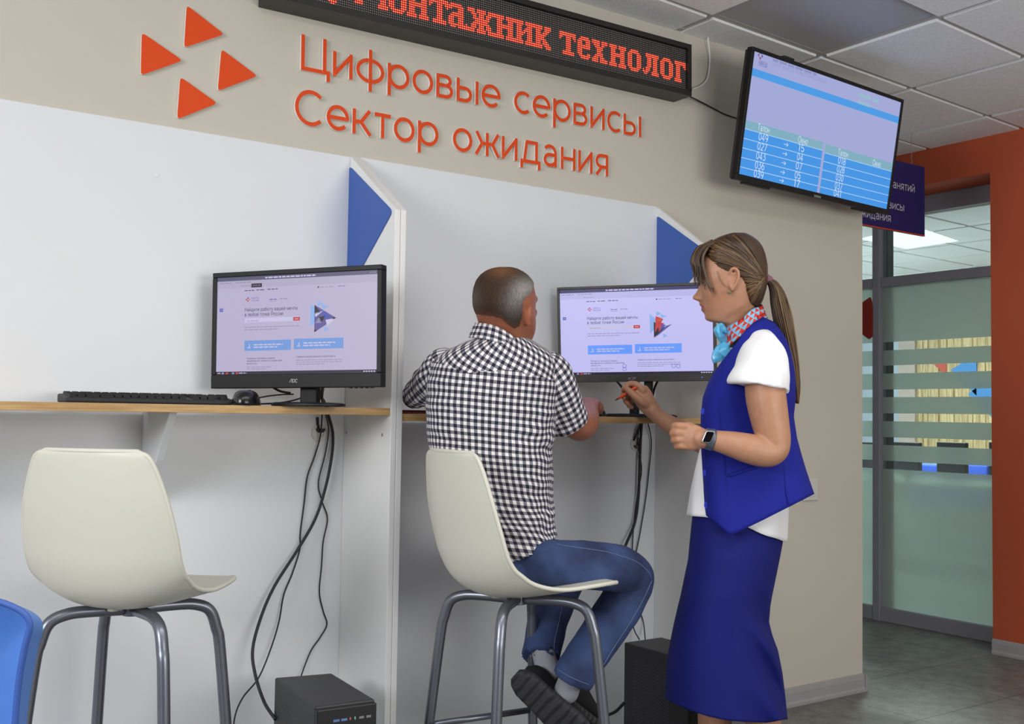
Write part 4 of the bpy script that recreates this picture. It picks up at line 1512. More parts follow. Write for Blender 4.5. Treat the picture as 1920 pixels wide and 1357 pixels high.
cable('cable', [yz(612, 762, -.033), yz(616, 779, -.031), yz(624, 812, -.03), yz(622, 855, -.03), yz(610, 915, -.03), yz(590, 975, -.03), yz(555, 1035, -.035), yz(515, 1098, -.04), yz(490, 1155, -.05), yz(474, 1215, -.07), yz(478, 1262, -.10), yz(495, 1315, -.16), yz(516, 1348, -.24)], .0042, M['cable'], 'thick black cable curving from the desk to the small computer tower', group=cab)
cable('cable', [yz(604, 770, -.034), yz(601, 815, -.03), yz(590, 855, -.022), yz(576, 895, -.02), yz(570, 945, -.02), yz(563, 1000, -.02), yz(562, 1030, -.02), yz(548, 1075, -.022), yz(532, 1115, -.025), yz(523, 1165, -.03), yz(508, 1215, -.035), yz(485, 1270, -.05), yz(455, 1308, -.08), yz(440, 1345, -.1), yz(437, 1390, -.1)], .0021, M['cable'], 'thin black cable winding to the left behind the thick one', group=cab)
cable('cable', [yz(609, 770, -.034), yz(616, 805, -.03), yz(610, 850, -.022), yz(597, 905, -.02), yz(604, 940, -.02), yz(614, 972, -.02), yz(606, 1015, -.02), yz(603, 1060, -.02), yz(599, 1110, -.02), yz(606, 1145, -.02), yz(613, 1170, -.02), yz(600, 1195, -.02), yz(583, 1220, -.021), yz(566, 1263, -.03), yz(560, 1290, -.06)], .0019, M['cable'], 'thin black cable nearest the divider, hanging to the computer top', group=cab)
cable('cable', [yz(595, 782, -.02), yz(597, 808, -.02)], .0035, M['cable'], 'short black plug lead entering the round wall grommet on the left', group=cab, sub=2)
for q, a in (((511, 727), (545, 737)), ):
    cable('cable', [on(510, 725, Y=-.17), on(525, 733, Y=-.18), on(545, 737, Y=-.19)], .003, M['cable'], 'black lead sloping from under the left monitor to its stand')
cable('cable', [yz(483, 746, -.24), yz(505, 742, -.21), yz(530, 739.5, -.19), yz(550, 739, -.17)], .0018, M['cable'], 'mouse lead rising towards the stand of the left monitor')
cable('cable', [yz(490, 757, -.20), yz(525, 755, -.19), yz(555, 749, -.17), yz(575, 741, -.15), yz(588, 728, -.14), yz(597, 735, -.13), yz(606, 758, -.12)], .0022, M['cable'], 'thin lead looping behind the stand of the left monitor')
cable('cable', [on(605, 726, Y=-.16), on(603, 745, Y=-.15), on(607, 752, Y=-.08), on(610, 760, Y=-.035)], .0045, M['cable'], 'thick lead dropping from the left monitor over the desk')
cable('cable', [yz(578, 744, -.15), yz(588, 749, -.14), yz(598, 757, -.13)], .0035, M['cable'], 'short black lead on the desk right of the left stand')

cab2 = 'hanging cables under the right desk'
cable('cable', [yz(1204, 779, -.035), yz(1201, 830, -.03), yz(1199, 880, -.03), yz(1197, 930, -.03), yz(1190, 980, -.03), yz(1172, 1025, -.04), yz(1150, 1090, -.06), yz(1130, 1170, -.08), yz(1105, 1240, -.1), yz(1088, 1290, -.12), yz(1098, 1325, -.16), yz(1120, 1342, -.2), yz(1150, 1336, -.25), yz(1170, 1318, -.3)], .0048, M['cable'], 'thick black cable hanging behind the seated man\'s knee', group=cab2)
cable('cable', [yz(1211, 779, -.034), yz(1221, 825, -.025), yz(1217, 880, -.022), yz(1210, 940, -.022), yz(1200, 1000, -.022), yz(1190, 1060, -.022), yz(1196, 1130, -.022), yz(1206, 1165, -.022), yz(1210, 1200, -.05)], .0019, M['cable'], 'thin dark cable nearest the woman under the right desk', group=cab2)
cable('cable', [yz(1203, 780, -.033), yz(1196, 830, -.025), yz(1203, 880, -.022), yz(1194, 935, -.022), yz(1187, 1000, -.022), yz(1185, 1080, -.022), yz(1184, 1150, -.022), yz(1189, 1180, -.03), yz(1199, 1199, -.06)], .0021, M['cable'], 'thin dark cable twisting around the thick one under the right desk', group=cab2)
cable('cable', [yz(1203, 787, -.03), yz(1197, 805, -.03), yz(1188, 826, -.02)], .004, M['cable'], 'black plug lead entering the round grommet under the right desk', group=cab2, sub=3)
cable('cable', [on(1156, 714, Y=-.26), on(1163, 722, Y=-.26), on(1172, 735, Y=-.24)], .0035, M['cable'], 'lead on the left under the right monitor')
cable('cable', [on(1233, 714, Y=-.26), on(1227, 728, Y=-.25), on(1224, 742, Y=-.23)], .0035, M['cable'], 'lead on the right under the right monitor')
for px, py, lab, b in ((599, 812, 'round white cable grommet with black flap under the left desk', 0), (1192, 832, 'round white cable grommet under the right desk, half filled by a lead', 1)):
    c = on(px, py, Y=-.016)
    g = thing('cable_grommet', lab, 'grommet', loc=c, group='cable grommets')
    rings = []
    for r, yy in ((.024, 0), (.024, -.003), (.021, -.0042), (.012, -.0042), (.011, -.001), (.001, -.001)):
        rings.append([(c[0] + r * math.cos(t), c[1] + yy, c[2] + r * math.sin(t)) for t in np.linspace(0, 2 * PI, 28, endpoint=False)])
    part(MB().add(*loft(rings)), 'ring', M['switch'], g, smooth=False)
    c2 = c + np.array([0, -.0045, .013 if not b else -.004])
    hm = [c2 + np.array([math.cos(t) * .013, 0, math.sin(t) * .012]) for t in np.linspace(PI, 2 * PI, 14)]
    part(MB().prism(hm, (0, -.006, 0)), 'flap', M['black'] if not b else mat('brown_hole', srgb(92, 78, 62), .8), g)


# -------- computer towers
def tower(P4, z1, label, front, side_mesh, group):
    """P4: four floor corners of the case in order front-left, front-right, back-right, back-left"""
    c = sum(np.array(p) for p in P4) / 4
    t = thing('computer_tower', label, 'computer', loc=(c[0], c[1], 0), group=group)
    mb = MB()
    mb.prism([(p[0], p[1], .012) for p in P4], (0, 0, z1 - .012))
    part(mb, 'case', mat('dark_case_metal', srgb(44, 44, 47), .45), t, bevel=.004)
    fl, fr_, br, bl = (np.array([p[0], p[1], 0.0]) for p in P4)
    u = (fr_ - fl)
    w = np.linalg.norm(u)
    u /= w
    n = np.cross(u, [0, 0, 1.0])
    if n @ (fl - bl) < 0:
        n = -n
    for p in (fl, fr_, bl, br):
        q = p + (c_ - p) * .12 if False else p
        cc = np.array([c[0], c[1], 0])
        q = p + (cc - p) * .15
        part(MB().add(*tube([q, q + np.array([0, 0, .0125])], .012, n=12, sub=1)), 'foot', M['black'], t)
    return t, fl, u, n, w, bl


q = [on(591, 1325, Z=.42), on(703, 1310.5, Z=.42), on(622, 1261.5, Z=.42), on(515, 1270, Z=.42)]
t1, fl, u, n, w, bl = tower([p[:2] for p in q], .42, 'small black computer tower under the left desk', 0, 0, 'computer towers')
Z = np.array([0, 0, 1.0])
fp = MB()
fp.prism([fl + n * 0 + u * 0 + Z * .012, fl + u * w + Z * .012, fl + u * w + Z * .415, fl + Z * .415], n * .012)
fpo = part(fp, 'front_panel', mat('black_front', srgb(26, 26, 28), .38), t1, bevel=.003)
io = MB()
for k, (a, b, mi) in enumerate(((.27, .37, 0), (.40, .50, 0), (.54, .56, 1), (.62, .64, 2), (.70, .78, 3), (.82, .90, 3))):
    p = fl + n * .0121 + u * w * a + Z * .385
    hgt = .005 if mi in (0, 3) else .006
    io.prism([p, p + u * w * (b - a), p + u * w * (b - a) + Z * hgt, p + Z * hgt], n * .0012, mi)
part(io, 'port', [mat('usb_blue', srgb(90, 120, 170), .4), mat('audio_pink', srgb(190, 90, 100), .5), mat('audio_green', srgb(110, 180, 150), .5), mat('usb_grey', srgb(120, 122, 126), .4)], fpo)
# pierced left side: small vent field
sd = (fl - bl)
sl = np.linalg.norm(sd)
sd /= sl
sn = np.cross(sd, Z)
if sn @ u > 0:
    sn = -sn


def vents(bl, sd, sn, sl, z0, z1, x0, x1, step, t, name='vent'):
    mb = MB()
    x = x0
    k = 0
    while x < x1:
        z = z0 + (step / 2 if k % 2 else 0)
        while z < z1:
            p = bl + sd * x + Z * z + sn * .0004
            r = step * .3
            mb.add([p + sd * r * math.cos(a) + Z * r * math.sin(a) for a in np.linspace(0, 2 * PI, 6, endpoint=False)], [tuple(range(6))])
            z += step
        x += step * .87
        k += 1
    return part(mb, name, mat('vent_grey', srgb(74, 74, 78), .5), t)


vents(bl, sd, sn, sl, .05, .37, .03, .16, .012, t1)
HT = .37
q = [on(1170, 1204, Z=HT), on(1239, 1194, Z=HT), on(1250, 1226, Z=HT)]
xA, yA = (q[0][0] + q[2][0]) / 2, q[0][1]
P4 = [(xA, yA - .28), (xA + .155, yA - .28), (xA + .155, yA), (xA, yA)]
t2, fl, u, n, w, bl = tower(P4, HT, 'black computer tower with pierced side behind the skirt', 0, 0, 'computer towers')
fpo = part(MB().prism([fl + Z * .012, fl + u * w + Z * .012, fl + u * w + Z * (HT - .005), fl + Z * (HT - .005)], n * .012), 'front_panel', M['black'], t2, bevel=.003)
sd = (fl - bl) / np.linalg.norm(fl - bl)
sn = np.array([-1.0, 0, 0])
vents(bl, sd, sn, .33, .06, .33, .05, .2, .010, t2)

# wall switch beyond the woman
sw = on(1523, 920, Y=0)
s_ = thing('light_switch', 'white switch plate on the beige wall behind the blue vest', 'switch', loc=sw)
a, b = on(1513, 903, Y=0), on(1530.5, 937, Y=0)
part(MB().box((b[0] - .085, -.009, b[2]), (b[0], -.0005, b[2] + .085)), 'plate', M['switch'], s_, bevel=.002)
part(MB().box((b[0] - .065, -.012, b[2] + .015), (b[0] - .018, -.0085, b[2] + .068)), 'rocker', M['switch'], s_, bevel=.0015)
# ------------------------------------------------------------------ bar stools with moulded shells
def shell_mesh(sx=1.0):
    """local frame: x forward, y left, z up; origin on the floor under the seat centre"""
    prof = [(.198, .022), (.188, .030), (.160, .032), (.095, .022), (.02, .006), (-.05, .000), (-.105, .010), (-.145, .040), (-.168, .090), (-.180, .150), (-.190, .220), (-.197, .285), (-.200, .325), (-.200, .338)]
    half = [.100, .140, .164, .176, .178, .177, .176, .175, .174, .172, .162, .144, .126, .102]
    curl = [.000, .002, .004, .012, .026, .044, .056, .056, .046, .038, .030, .024, .018, .016]
    D = catmull(np.array([p + (h, c) for p, h, c in zip(prof, half, curl)]), 6)
    P = D[:, :2]
    T = np.gradient(P, axis=0)
    T /= np.linalg.norm(T, axis=1)[:, None]
    N = np.stack([T[:, 1] * 1.0, -T[:, 0]], axis=1)      # towards the sitter
    nt = 41
    t = np.linspace(-1, 1, nt)
    vs, fs = [], []
    for i in range(len(D)):
        h, c = D[i, 2], D[i, 3]
        for q in t:
            k = abs(q) ** 2.3 * c
            vs.append((P[i, 0] + N[i, 0] * k, q * h * sx, P[i, 1] + N[i, 1] * k))
    for i in range(len(D) - 1):
        for j in range(nt - 1):
            fs.append((i * nt + j, i * nt + j + 1, (i + 1) * nt + j + 1, (i + 1) * nt + j))
    return vs, fs


def stool(center, phi, seat_z, label, legs_phi=0.0, sc=1.0):
    fw = FWD * [1, 1, 0]
    fw /= np.linalg.norm(fw)
    rt = np.array([fw[1], -fw[0], 0])
    x = fw * math.cos(phi) + rt * math.sin(phi)
    y = np.cross([0, 0, 1.0], x)
    m = frame_matrix((center[0], center[1], 0), x, y, np.array([0, 0, 1.0]))
    t = thing('bar_stool', label, 'stool', matrix=m, group='cream bar stools')
    vs, fs = shell_mesh()
    mb = MB().add([(a * sc, b * sc, c * sc + seat_z) for a, b, c in vs], fs)
    s = part(mb, 'shell', M['shell'], t, world=False, smooth=True)
    so = s.modifiers.new('thick', 'SOLIDIFY')
    so.thickness, so.offset = .0075, 0.0
    bv = s.modifiers.new('bevel', 'BEVEL')
    bv.width, bv.segments, bv.limit_method, bv.angle_limit = .0028, 2, 'ANGLE', math.radians(50)
    # raised lip around the rim
    rim = MB()
    n = 41
    k = len(vs) // n
    loop = [vs[j] for j in range(n)] + [vs[i * n + n - 1] for i in range(1, k)] + [vs[(k - 1) * n + j] for j in range(n - 2, -1, -1)] + [vs[i * n] for i in range(k - 2, 0, -1)]
    loop = np.array(loop)[::2] * sc + [0, 0, seat_z]
    loop = np.vstack([loop, loop[:1], loop[1:2]])
    rim.tube(loop, .0052, n=8, sub=2)
    part(rim, 'rim', M['shell'], s, world=False, smooth=True)
    fz = seat_z - .014
    ang = [legs_phi + a for a in (.84, -.84, PI - .84, PI + .84)]
    for k, a in enumerate(ang):
        d = np.array([math.cos(a), math.sin(a), 0])
        R0, R1 = .168 * sc, .258 * sc
        pts = [d * .012 + [0, 0, fz], d * (R0 * .55) + [0, 0, fz + .002], d * (R0 - .03) + [0, 0, fz - .001], d * (R0 + .002) + [0, 0, fz - .016], d * (R0 + .018) + [0, 0, fz - .055], d * (R0 + .03) + [0, 0, fz - .12], d * (R1 - .02) + [0, 0, .17], d * R1 + [0, 0, .006]]
        lg = part(MB().tube(pts, .0125, n=14, sub=6), 'leg', M['steel'], t, world=False, smooth=True)
        part(MB().tube([d * R1 + [0, 0, 0.0], d * (R1 - .001) + [0, 0, .018]], .0145, n=14, sub=1), 'foot_cap', M['black_soft'], lg, world=False)
    for a in (ang[0] + .5, ang[2] + .5):
        d = np.array([math.cos(a), math.sin(a), 0])
        part(MB().tube([d * .05 + [0, 0, fz + .004], d * .05 + [0, 0, fz + .022]], .012, n=12, sub=1), 'seat_bumper', M['shell_cap'], t, world=False)
    rr = .2225 * sc
    ring = [np.array([math.cos(a) * rr, math.sin(a) * rr, .31]) for a in sorted(q % (2 * PI) for q in ang)]
    fr = MB()
    for i in range(4):
        fr.tube([ring[i], ring[(i + 1) % 4]], .008, n=10, sub=1)
    part(fr, 'footrest', M['steel'], t, world=False, smooth=True)
    hub = MB().add(*tube([(0, 0, fz - .013), (0, 0, fz + .012)], .02, n=20, sub=1))
    part(hub, 'hub', M['steel'], t, world=False)
    return t


st1 = stool((-2.946, -0.366), math.radians(10), .659, 'empty cream bar stool in front of the keyboard desk', sc=.965)
st2 = stool((-2.110, -0.600), math.radians(60), .644, 'cream bar stool the man in the checked shirt sits on')

# ------------------------------------------------------------------ blue upholstered chair at the near corner
M['blue_leather'] = mat('blue_leatherette', srgb(82, 126, 198), .5, spec=.3, noise=.05, nscale=30)
M['blue_piping'] = mat('dark_blue_piping', srgb(58, 92, 166), .5)
BD = 1.32
front = [(-190, 1150), (-150, 1124), (-60, 1119), (0, 1127), (42, 1146), (57, 1170), (48, 1210), (37, 1270), (30, 1340), (26, 1420), (24, 1500), (-60, 1520), (-200, 1500), (-215, 1400), (-208, 1250)]
rear = [(x + 21 + (3 if x > 30 else 0), y + 4) for x, y in front]
fl_ = catmull(np.array(front + front[:1], float), 5)[:-1]
rl_ = catmull(np.array(rear + rear[:1], float), 5)[:-1]
cf_ = fl_.mean(axis=0)


def bl_(loop, s, d):
    return np.array([at(*(cf_ + (p - cf_) * s), BD + d) for p in loop])


bc = thing('visitor_chair', 'bright blue padded chair cut off at the near bottom corner', 'chair', loc=(at(-80, 1500, 1.4)[0], at(-80, 1500, 1.4)[1], 0))
rings = [bl_(fl_, .55, .03), bl_(fl_, .8, .018), bl_(fl_, .93, .004), bl_(fl_, .985, .0), bl_(fl_, 1.0, .008), bl_(rl_, 1.0, .06), bl_(rl_, .99, .085), bl_(rl_, .95, .095), bl_(rl_, .6, .10)]
part(MB().add(*loft([r for r in rings])), 'backrest', M['blue_leather'], bc, smooth=True)
lp_ = bl_(fl_, .992, .0015)
part(MB().tube(np.vstack([lp_, lp_[:2]]), .0042, n=8, sub=1), 'piping', M['blue_piping'], bc, smooth=True)
ctr_ = at(-90, 1500, 1.34)
seat_c = ctr_ - FWD * [1, 1, 0] * .22 - RIGHT * [1, 1, 0] * .05
zs_ = .45
th_ = np.linspace(0, 2 * PI, 48, endpoint=False)
sr = []
for s_, z_ in ((.8, zs_ - .045), (.97, zs_ - .035), (1, zs_ - .01), (1, zs_ + .015), (.96, zs_ + .035), (.8, zs_ + .045)):
    sr.append(np.array([[seat_c[0] + .23 * s_ * math.copysign(abs(math.cos(t)) ** .6, math.cos(t)), seat_c[1] + .23 * s_ * math.copysign(abs(math.sin(t)) ** .6, math.sin(t)), z_] for t in th_]))
part(MB().add(*loft(sr)), 'seat', M['blue_leather'], bc, smooth=True)
for sx in (-.18, .18):
    for sy in (-.18, .18):
        part(MB().tube([(seat_c[0] + sx * 1.15, seat_c[1] + sy * 1.15, 0), (seat_c[0] + sx, seat_c[1] + sy, .2), (seat_c[0] + sx, seat_c[1] + sy, zs_ - .03)], .012, n=12, sub=3), 'leg', M['steel'], bc, smooth=True)
lowc = at(-90, 1490, BD + .05)
for k in (-.1, .1):
    a_ = lowc + RIGHT * k
    part(MB().tube([(seat_c[0] + (a_[0] - seat_c[0]) * .5, seat_c[1] + (a_[1] - seat_c[1]) * .5, zs_ - .03), (a_[0], a_[1], zs_ - .01), (a_[0], a_[1], lowc[2] + .06)], .012, n=12, sub=5), 'back_support', M['steel'], bc, smooth=True)
# ------------------------------------------------------------------ people: shared tools
def skin_mat(name, base, dark):
    m = mat(name, base, 0.48)
    nt = m.node_tree
    b = nt.nodes['Principled BSDF']
    at_ = nt.nodes.new('ShaderNodeVertexColor')
    at_.layer_name = 'tint'
    n = nt.nodes.new('ShaderNodeTexNoise')
    n.inputs['Scale'].default_value = 55
    n.inputs['Detail'].default_value = 5
    tc = nt.nodes.new('ShaderNodeTexCoord')
    nt.links.new(tc.outputs['Object'], n.inputs['Vector'])
    mx = nt.nodes.new('ShaderNodeMix')
    mx.data_type = 'RGBA'
    mx.inputs['A'].default_value = dark
    mx.inputs['B'].default_value = base
    nt.links.new(n.outputs['Fac'], mx.inputs['Factor'])
    ml = nt.nodes.new('ShaderNodeMix')
    ml.data_type = 'RGBA'
    ml.blend_type = 'MULTIPLY'
    ml.inputs['Factor'].default_value = 1
    nt.links.new(mx.outputs['Result'], ml.inputs['A'])
    nt.links.new(at_.outputs['Color'], ml.inputs['B'])
    nt.links.new(ml.outputs['Result'], b.inputs['Base Color'])
    b.inputs['Subsurface Weight'].default_value = 0.12
    b.inputs['Subsurface Radius'].default_value = (0.012, 0.004, 0.002)
    b.inputs['Subsurface Scale'].default_value = 0.6
    return m


def set_tint(me, col):
    a = me.color_attributes.new('tint', 'FLOAT_COLOR', 'POINT')
    c = np.ones((len(me.vertices), 4))
    c[:, :3] = col
    a.data.foreach_set('color', c.ravel())


def proj_all(co):
    d = co - CAM
    z = d @ FWD
    return np.stack([960 + F_PX * (d @ RIGHT) / z, 678.5 - F_PX * (d @ UP) / z, z], axis=1)


def interp(tab, y):
    tab = np.array(tab, float)
    return [np.interp(y, tab[:, 0], tab[:, k]) for k in range(1, tab.shape[1])]


class Fig:
    def __init__(self, D):
        self.D = D
        self.s = D / F_PX

    def P(self, px, py, dw=0.0):
        """pixel on the figure's own plane, then dw metres straight towards the camera side"""
        return at(px, py, self.D) - FWD * dw * 1.0 if False else at(960 + (px - 960), py, self.D - dw)

    def limb(self, pts, n=18, sub=6, side=None, exp=2.0, caps=True):
        """pts: (px, py, dw, radius in metres or (ra, rb))"""
        return tube([self.P(*p[:3]) for p in pts], [p[3] for p in pts], n=n, sub=sub, side=side, round_caps=caps, exp=exp)

    def rings(self, tab, step=4.0, n=64, exp=2.3):
        """tab rows: y, x_left, x_right, half depth [m], depth shift -> closed stack of rings"""
        y0, y1 = tab[0][0], tab[-1][0]
        ys = np.arange(y0, y1 + .01, step)
        th = np.linspace(0, 2 * PI, n, endpoint=False)
        ct, st = np.cos(th), np.sin(th)
        ct = np.sign(ct) * np.abs(ct) ** (2 / exp)
        st = np.sign(st) * np.abs(st) ** (2 / exp)
        out = []
        for y in ys:
            xl, xr, hd, dc = interp(tab, y)
            out.append(np.array([self.P((xl + xr) / 2 + (xr - xl) / 2 * c, y, dc + hd * s) for c, s in zip(ct, st)]))
        return loft(out)

    def garment(self, tab, hem, top=None, n=96, rows=46, exp=2.3, ripple=None):
        """open cloth tube; hem / top: functions px -> py"""
        tab = np.array(tab, float)
        th = np.linspace(0, 2 * PI, n, endpoint=False)
        vs, fs = [], []

        def X(y, c):
            return np.interp(y, tab[:, 0], (tab[:, 1] + tab[:, 2]) / 2) + np.interp(y, tab[:, 0], (tab[:, 2] - tab[:, 1]) / 2) * c
        cols = []
        for t in th:
            c, s = math.cos(t), math.sin(t)
            c = math.copysign(abs(c) ** (2 / exp), c)
            s = math.copysign(abs(s) ** (2 / exp), s)
            yb = tab[-1, 0]
            for _ in range(30):
                yb = .5 * yb + .5 * hem(X(yb, c), s)
            yt = tab[0, 0]
            if top is not None:
                for _ in range(30):
                    yt = .5 * yt + .5 * top(X(yt, c), s)
            cols.append((c, s, yt, yb))
        for i in range(rows):
            k = i / (rows - 1)
            for j, (c, s, yt, yb) in enumerate(cols):
                y = yt + (yb - yt) * k
                hd, dc = np.interp(y, tab[:, 0], tab[:, 3]), np.interp(y, tab[:, 0], tab[:, 4])
                x = X(y, c)
                w = dc + hd * s
                if ripple is not None:
                    dx, dwp = ripple(th[j], y, k)
                    x, w = x + dx, w + dwp
                vs.append(self.P(x, y, w))
        for i in range(rows - 1):
            for j in range(n):
                q = (j + 1) % n
                fs.append((i * n + j, i * n + q, (i + 1) * n + q, (i + 1) * n + j))
        return vs, fs

    def band(self, up, lo, n=90, m=8, bulge=.004):
        """cloth band between two closed curves up(theta), lo(theta) -> (px, py, dw)"""
        vs, fs, uv = [], [], []
        for i in range(m + 1):
            k = i / m
            for j in range(n):
                t = 2 * PI * j / n
                a, b = np.array(up(t)), np.array(lo(t))
                p = a + (b - a) * k
                vs.append(self.P(*p))
                uv.append((j / n, k))
        for i in range(m):
            for j in range(n):
                q = (j + 1) % n
                fs.append((i * n + j, i * n + q, (i + 1) * n + q, (i + 1) * n + j))
        return vs, fs, uv


def solid(o, t, off=0.0):
    md = o.modifiers.new('thick', 'SOLIDIFY')
    md.thickness, md.offset = t, off
    return md


def set_uv(me, fn):
    """fn(loop vertex coords (n,3), face centre per loop (n,3)) -> (n,2)"""
    co = verts_of(me)
    li = np.empty(len(me.loops), int)
    me.loops.foreach_get('vertex_index', li)
    ls = np.empty(len(me.polygons), int)
    lt = np.empty(len(me.polygons), int)
    me.polygons.foreach_get('loop_start', ls)
    me.polygons.foreach_get('loop_total', lt)
    fid = np.repeat(np.arange(len(ls)), lt)
    fc = np.zeros((len(ls), 3))
    np.add.at(fc, fid, co[li])
    fc /= lt[:, None]
    uv = fn(co[li], fc[fid])
    lay = me.uv_layers.new(name='UVMap')
    lay.data.foreach_set('uv', np.ascontiguousarray(uv, dtype=np.float32).ravel())


def finger(fig, pts, r0, r1):
    n = len(pts)
    return fig.limb([p + (r0 + (r1 - r0) * i / (n - 1),) for i, p in enumerate(pts)], n=12, sub=5)


def wrinkle(me, amp, scale, seed=0, mask=None, aniso=(1, 1, 1)):
    """soft cloth folds: sum of a few plane waves with warped phase"""
    co = verts_of(me)
    nr = np.empty(len(me.vertices) * 3)
    me.vertices.foreach_get('normal', nr)
    nr = nr.reshape(-1, 3)
    rs = np.random.RandomState(seed)
    h = np.zeros(len(co))
    q = co * np.array(aniso)
    for k in range(7):
        d = rs.normal(size=3)
        d /= np.linalg.norm(d)
        d2 = rs.normal(size=3)
        f = scale * rs.uniform(.6, 1.7)
        h += np.sin(f * (q @ d) + 1.7 * np.sin(f * .5 * (q @ d2) + rs.uniform(0, 6)) + rs.uniform(0, 6)) / 7
    if mask is not None:
        h = h * mask(co)
    set_verts(me, co + nr * (h * amp)[:, None])
# ------------------------------------------------------------------ the woman
W = Fig(2.85)
S = W.s
skin_w = skin_mat('skin_fair', srgb(188, 140, 111), srgb(170, 120, 92))
woman = thing('person', 'woman in royal blue vest and skirt holding an orange pen, ponytail, standing at right', 'person', loc=W.P(1390, 1534, 0))

HB = [  # y, front, back, half width
    (439, 1366, 1394, .026), (442, 1356, 1403, .036), (447, 1344, 1413, .047), (455, 1331, 1422, .058), (465, 1322, 1429, .065), (478, 1315, 1433, .070), (492, 1311, 1436, .0735),
    (508, 1309, 1436, .0745), (522, 1310, 1434, .0735), (534, 1313, 1431, .0715), (545, 1315, 1427, .0685), (556, 1316.5, 1424, .065), (565, 1317.5, 1422, .0615), (575, 1318.5, 1421, .057),
    (584, 1320.5, 1421, .0525), (591, 1321.5, 1422, .0485), (596, 1322.5, 1422, .046), (600, 1325, 1423, .044), (603, 1331, 1424, .043), (605, 1343, 1425, .043), (608, 1356, 1426, .044), (613, 1361, 1428, .045), (622, 1366, 1431, .047), (640, 1373, 1438, .053), (660, 1378, 1444, .064), (680, 1380, 1446, .07)]
NOSE = [(520, 0, .012), (527, -1.5, .011), (532, .5, .009), (538, 4, .009), (545, 8, .010), (551, 13, .0115), (555, 17.2, .013), (558, 18.8, .0138), (560.5, 18.0, .0138), (562.5, 14, .014), (564.5, 6.5, .014), (567, 3.0, .012), (570, 1, .012), (574, 0, .012)]
LIPS = [(563, 0, .02), (566, 2, .018), (569, 5.2, .017), (571.5, 6.6, .018), (573.5, 5.4, .02), (575, 2.2, .022), (576.5, 2.4, .022), (579, 5.2, .019), (582, 5.6, .017), (585, 3.2, .017), (588, .2, .017), (592, 0, .02), (596, 1.2, .018), (600, 1.4, .016), (604, 0, .02)]
th = np.concatenate([np.linspace(-PI * .55, PI * .55, 91), np.linspace(PI * .55, 2 * PI - PI * .55, 31)[1:-1]])
rings = []
for y in np.arange(439, 681, 1.3):
    f_, b_, hw = interp(HB, y)
    nb, ns = interp(NOSE, y)
    lb, ls_ = interp(LIPS, y)
    a = (b_ - f_) / 2
    c = (b_ + f_) / 2
    ring = []
    for t in th:
        ct, st = math.cos(t), math.sin(t)
        e = 2 / 2.25
        x = -a * math.copysign(abs(ct) ** e, ct)
        d = hw * math.copysign(abs(st) ** e, st)
        jl_ = 604 - max(0, c + x - 1330) * .55
        k_ = min(1, max(0, (y - jl_) / 18.0))
        d *= 1.02 - .12 * k_ * k_ * (3 - 2 * k_) * min(1, max(0, (1432 - c - x) / 30))
        if ct > 0:
            x -= nb * math.exp(-(d / ns) ** 2) + lb * math.exp(-(d / ls_) ** 2)
            # nostril wings, eye sockets and cheeks
            x -= 5.0 * math.exp(-((y - 559) / 4.5) ** 2) * math.exp(-((abs(d) - .012) / .006) ** 2)
            x += 5.5 * math.exp(-((y - 533) / 7.0) ** 2) * math.exp(-((abs(d) - .031) / .014) ** 2)
            x -= 2.0 * math.exp(-((y - 520) / 5.0) ** 2) * math.exp(-((abs(d) - .028) / .02) ** 2)
            x -= 2.0 * math.exp(-((y - 552) / 9.0) ** 2) * math.exp(-((abs(d) - .042) / .013) ** 2)
        ring.append(W.P(c + x, y, d))
    rings.append(np.array(ring))
body = [loft(rings)]
# ears
for sg in (1, -1):
    z = .0735 * sg
    body.append(W.limb([(1377, 507, z, .006), (1371, 512, z, .005), (1368, 522, z, .0045), (1370, 534, z, .006), (1372, 542, z, .006)], n=10))
    body.append(W.limb([(1368, 512, z + .004 * sg, .0035), (1371, 505, z + .008 * sg, .004), (1377, 503, z + .011 * sg, .0045), (1383, 507, z + .013 * sg, .0045), (1385, 516, z + .013 * sg, .0043), (1383, 527, z + .011 * sg, .004), (1378, 536, z + .007 * sg, .0045), (1373, 543, z + .003 * sg, .005)], n=10))
    body.append(ball(W.P(1376, 522, z + .001 * sg), (.011, .02, .006), axes=(RIGHT, UP, FWD)))
    body.append(W.limb([(1374, 515, z + .005 * sg, .003), (1379, 513, z + .008 * sg, .003), (1381, 521, z + .008 * sg, .003), (1377, 530, z + .006 * sg, .003)], n=8))
# torso under the clothes
body.append(W.rings([(650, 1378, 1450, .07, 0), (668, 1364, 1462, .115, 0), (700, 1356, 1468, .11, 0), (760, 1342, 1468, .10, 0), (830, 1340, 1468, .092, 0), (900, 1336, 1468, .095, 0), (980, 1326, 1455, .105, 0), (1040, 1320, 1445, .11, 0)], step=8))
# legs down to the floor
for sg, kx, ax in ((1, 1408, 1432), (-1, 1325, 1342)):
    body.append(W.limb([(1382, 1000, .06 * sg, .055), ((1372 + kx) / 2 - 6, 1110, .062 * sg, .050), (kx - 12 * (sg > 0), 1200, .062 * sg, .040), (ax - 14 * (sg > 0), 1280, .06 * sg, .040), (ax - 2, 1345, .06 * sg, .046), (ax + 2, 1400, .06 * sg, .042), (ax + 4, 1460, .06 * sg, .032), (ax + 2, 1505, .06 * sg, .030)], n=20))
    body.append(W.limb([(ax + 8, 1515, .06 * sg, .028), (ax - 25, 1524, .06 * sg, .026), (ax - 70, 1529, .06 * sg, .02)], n=14))
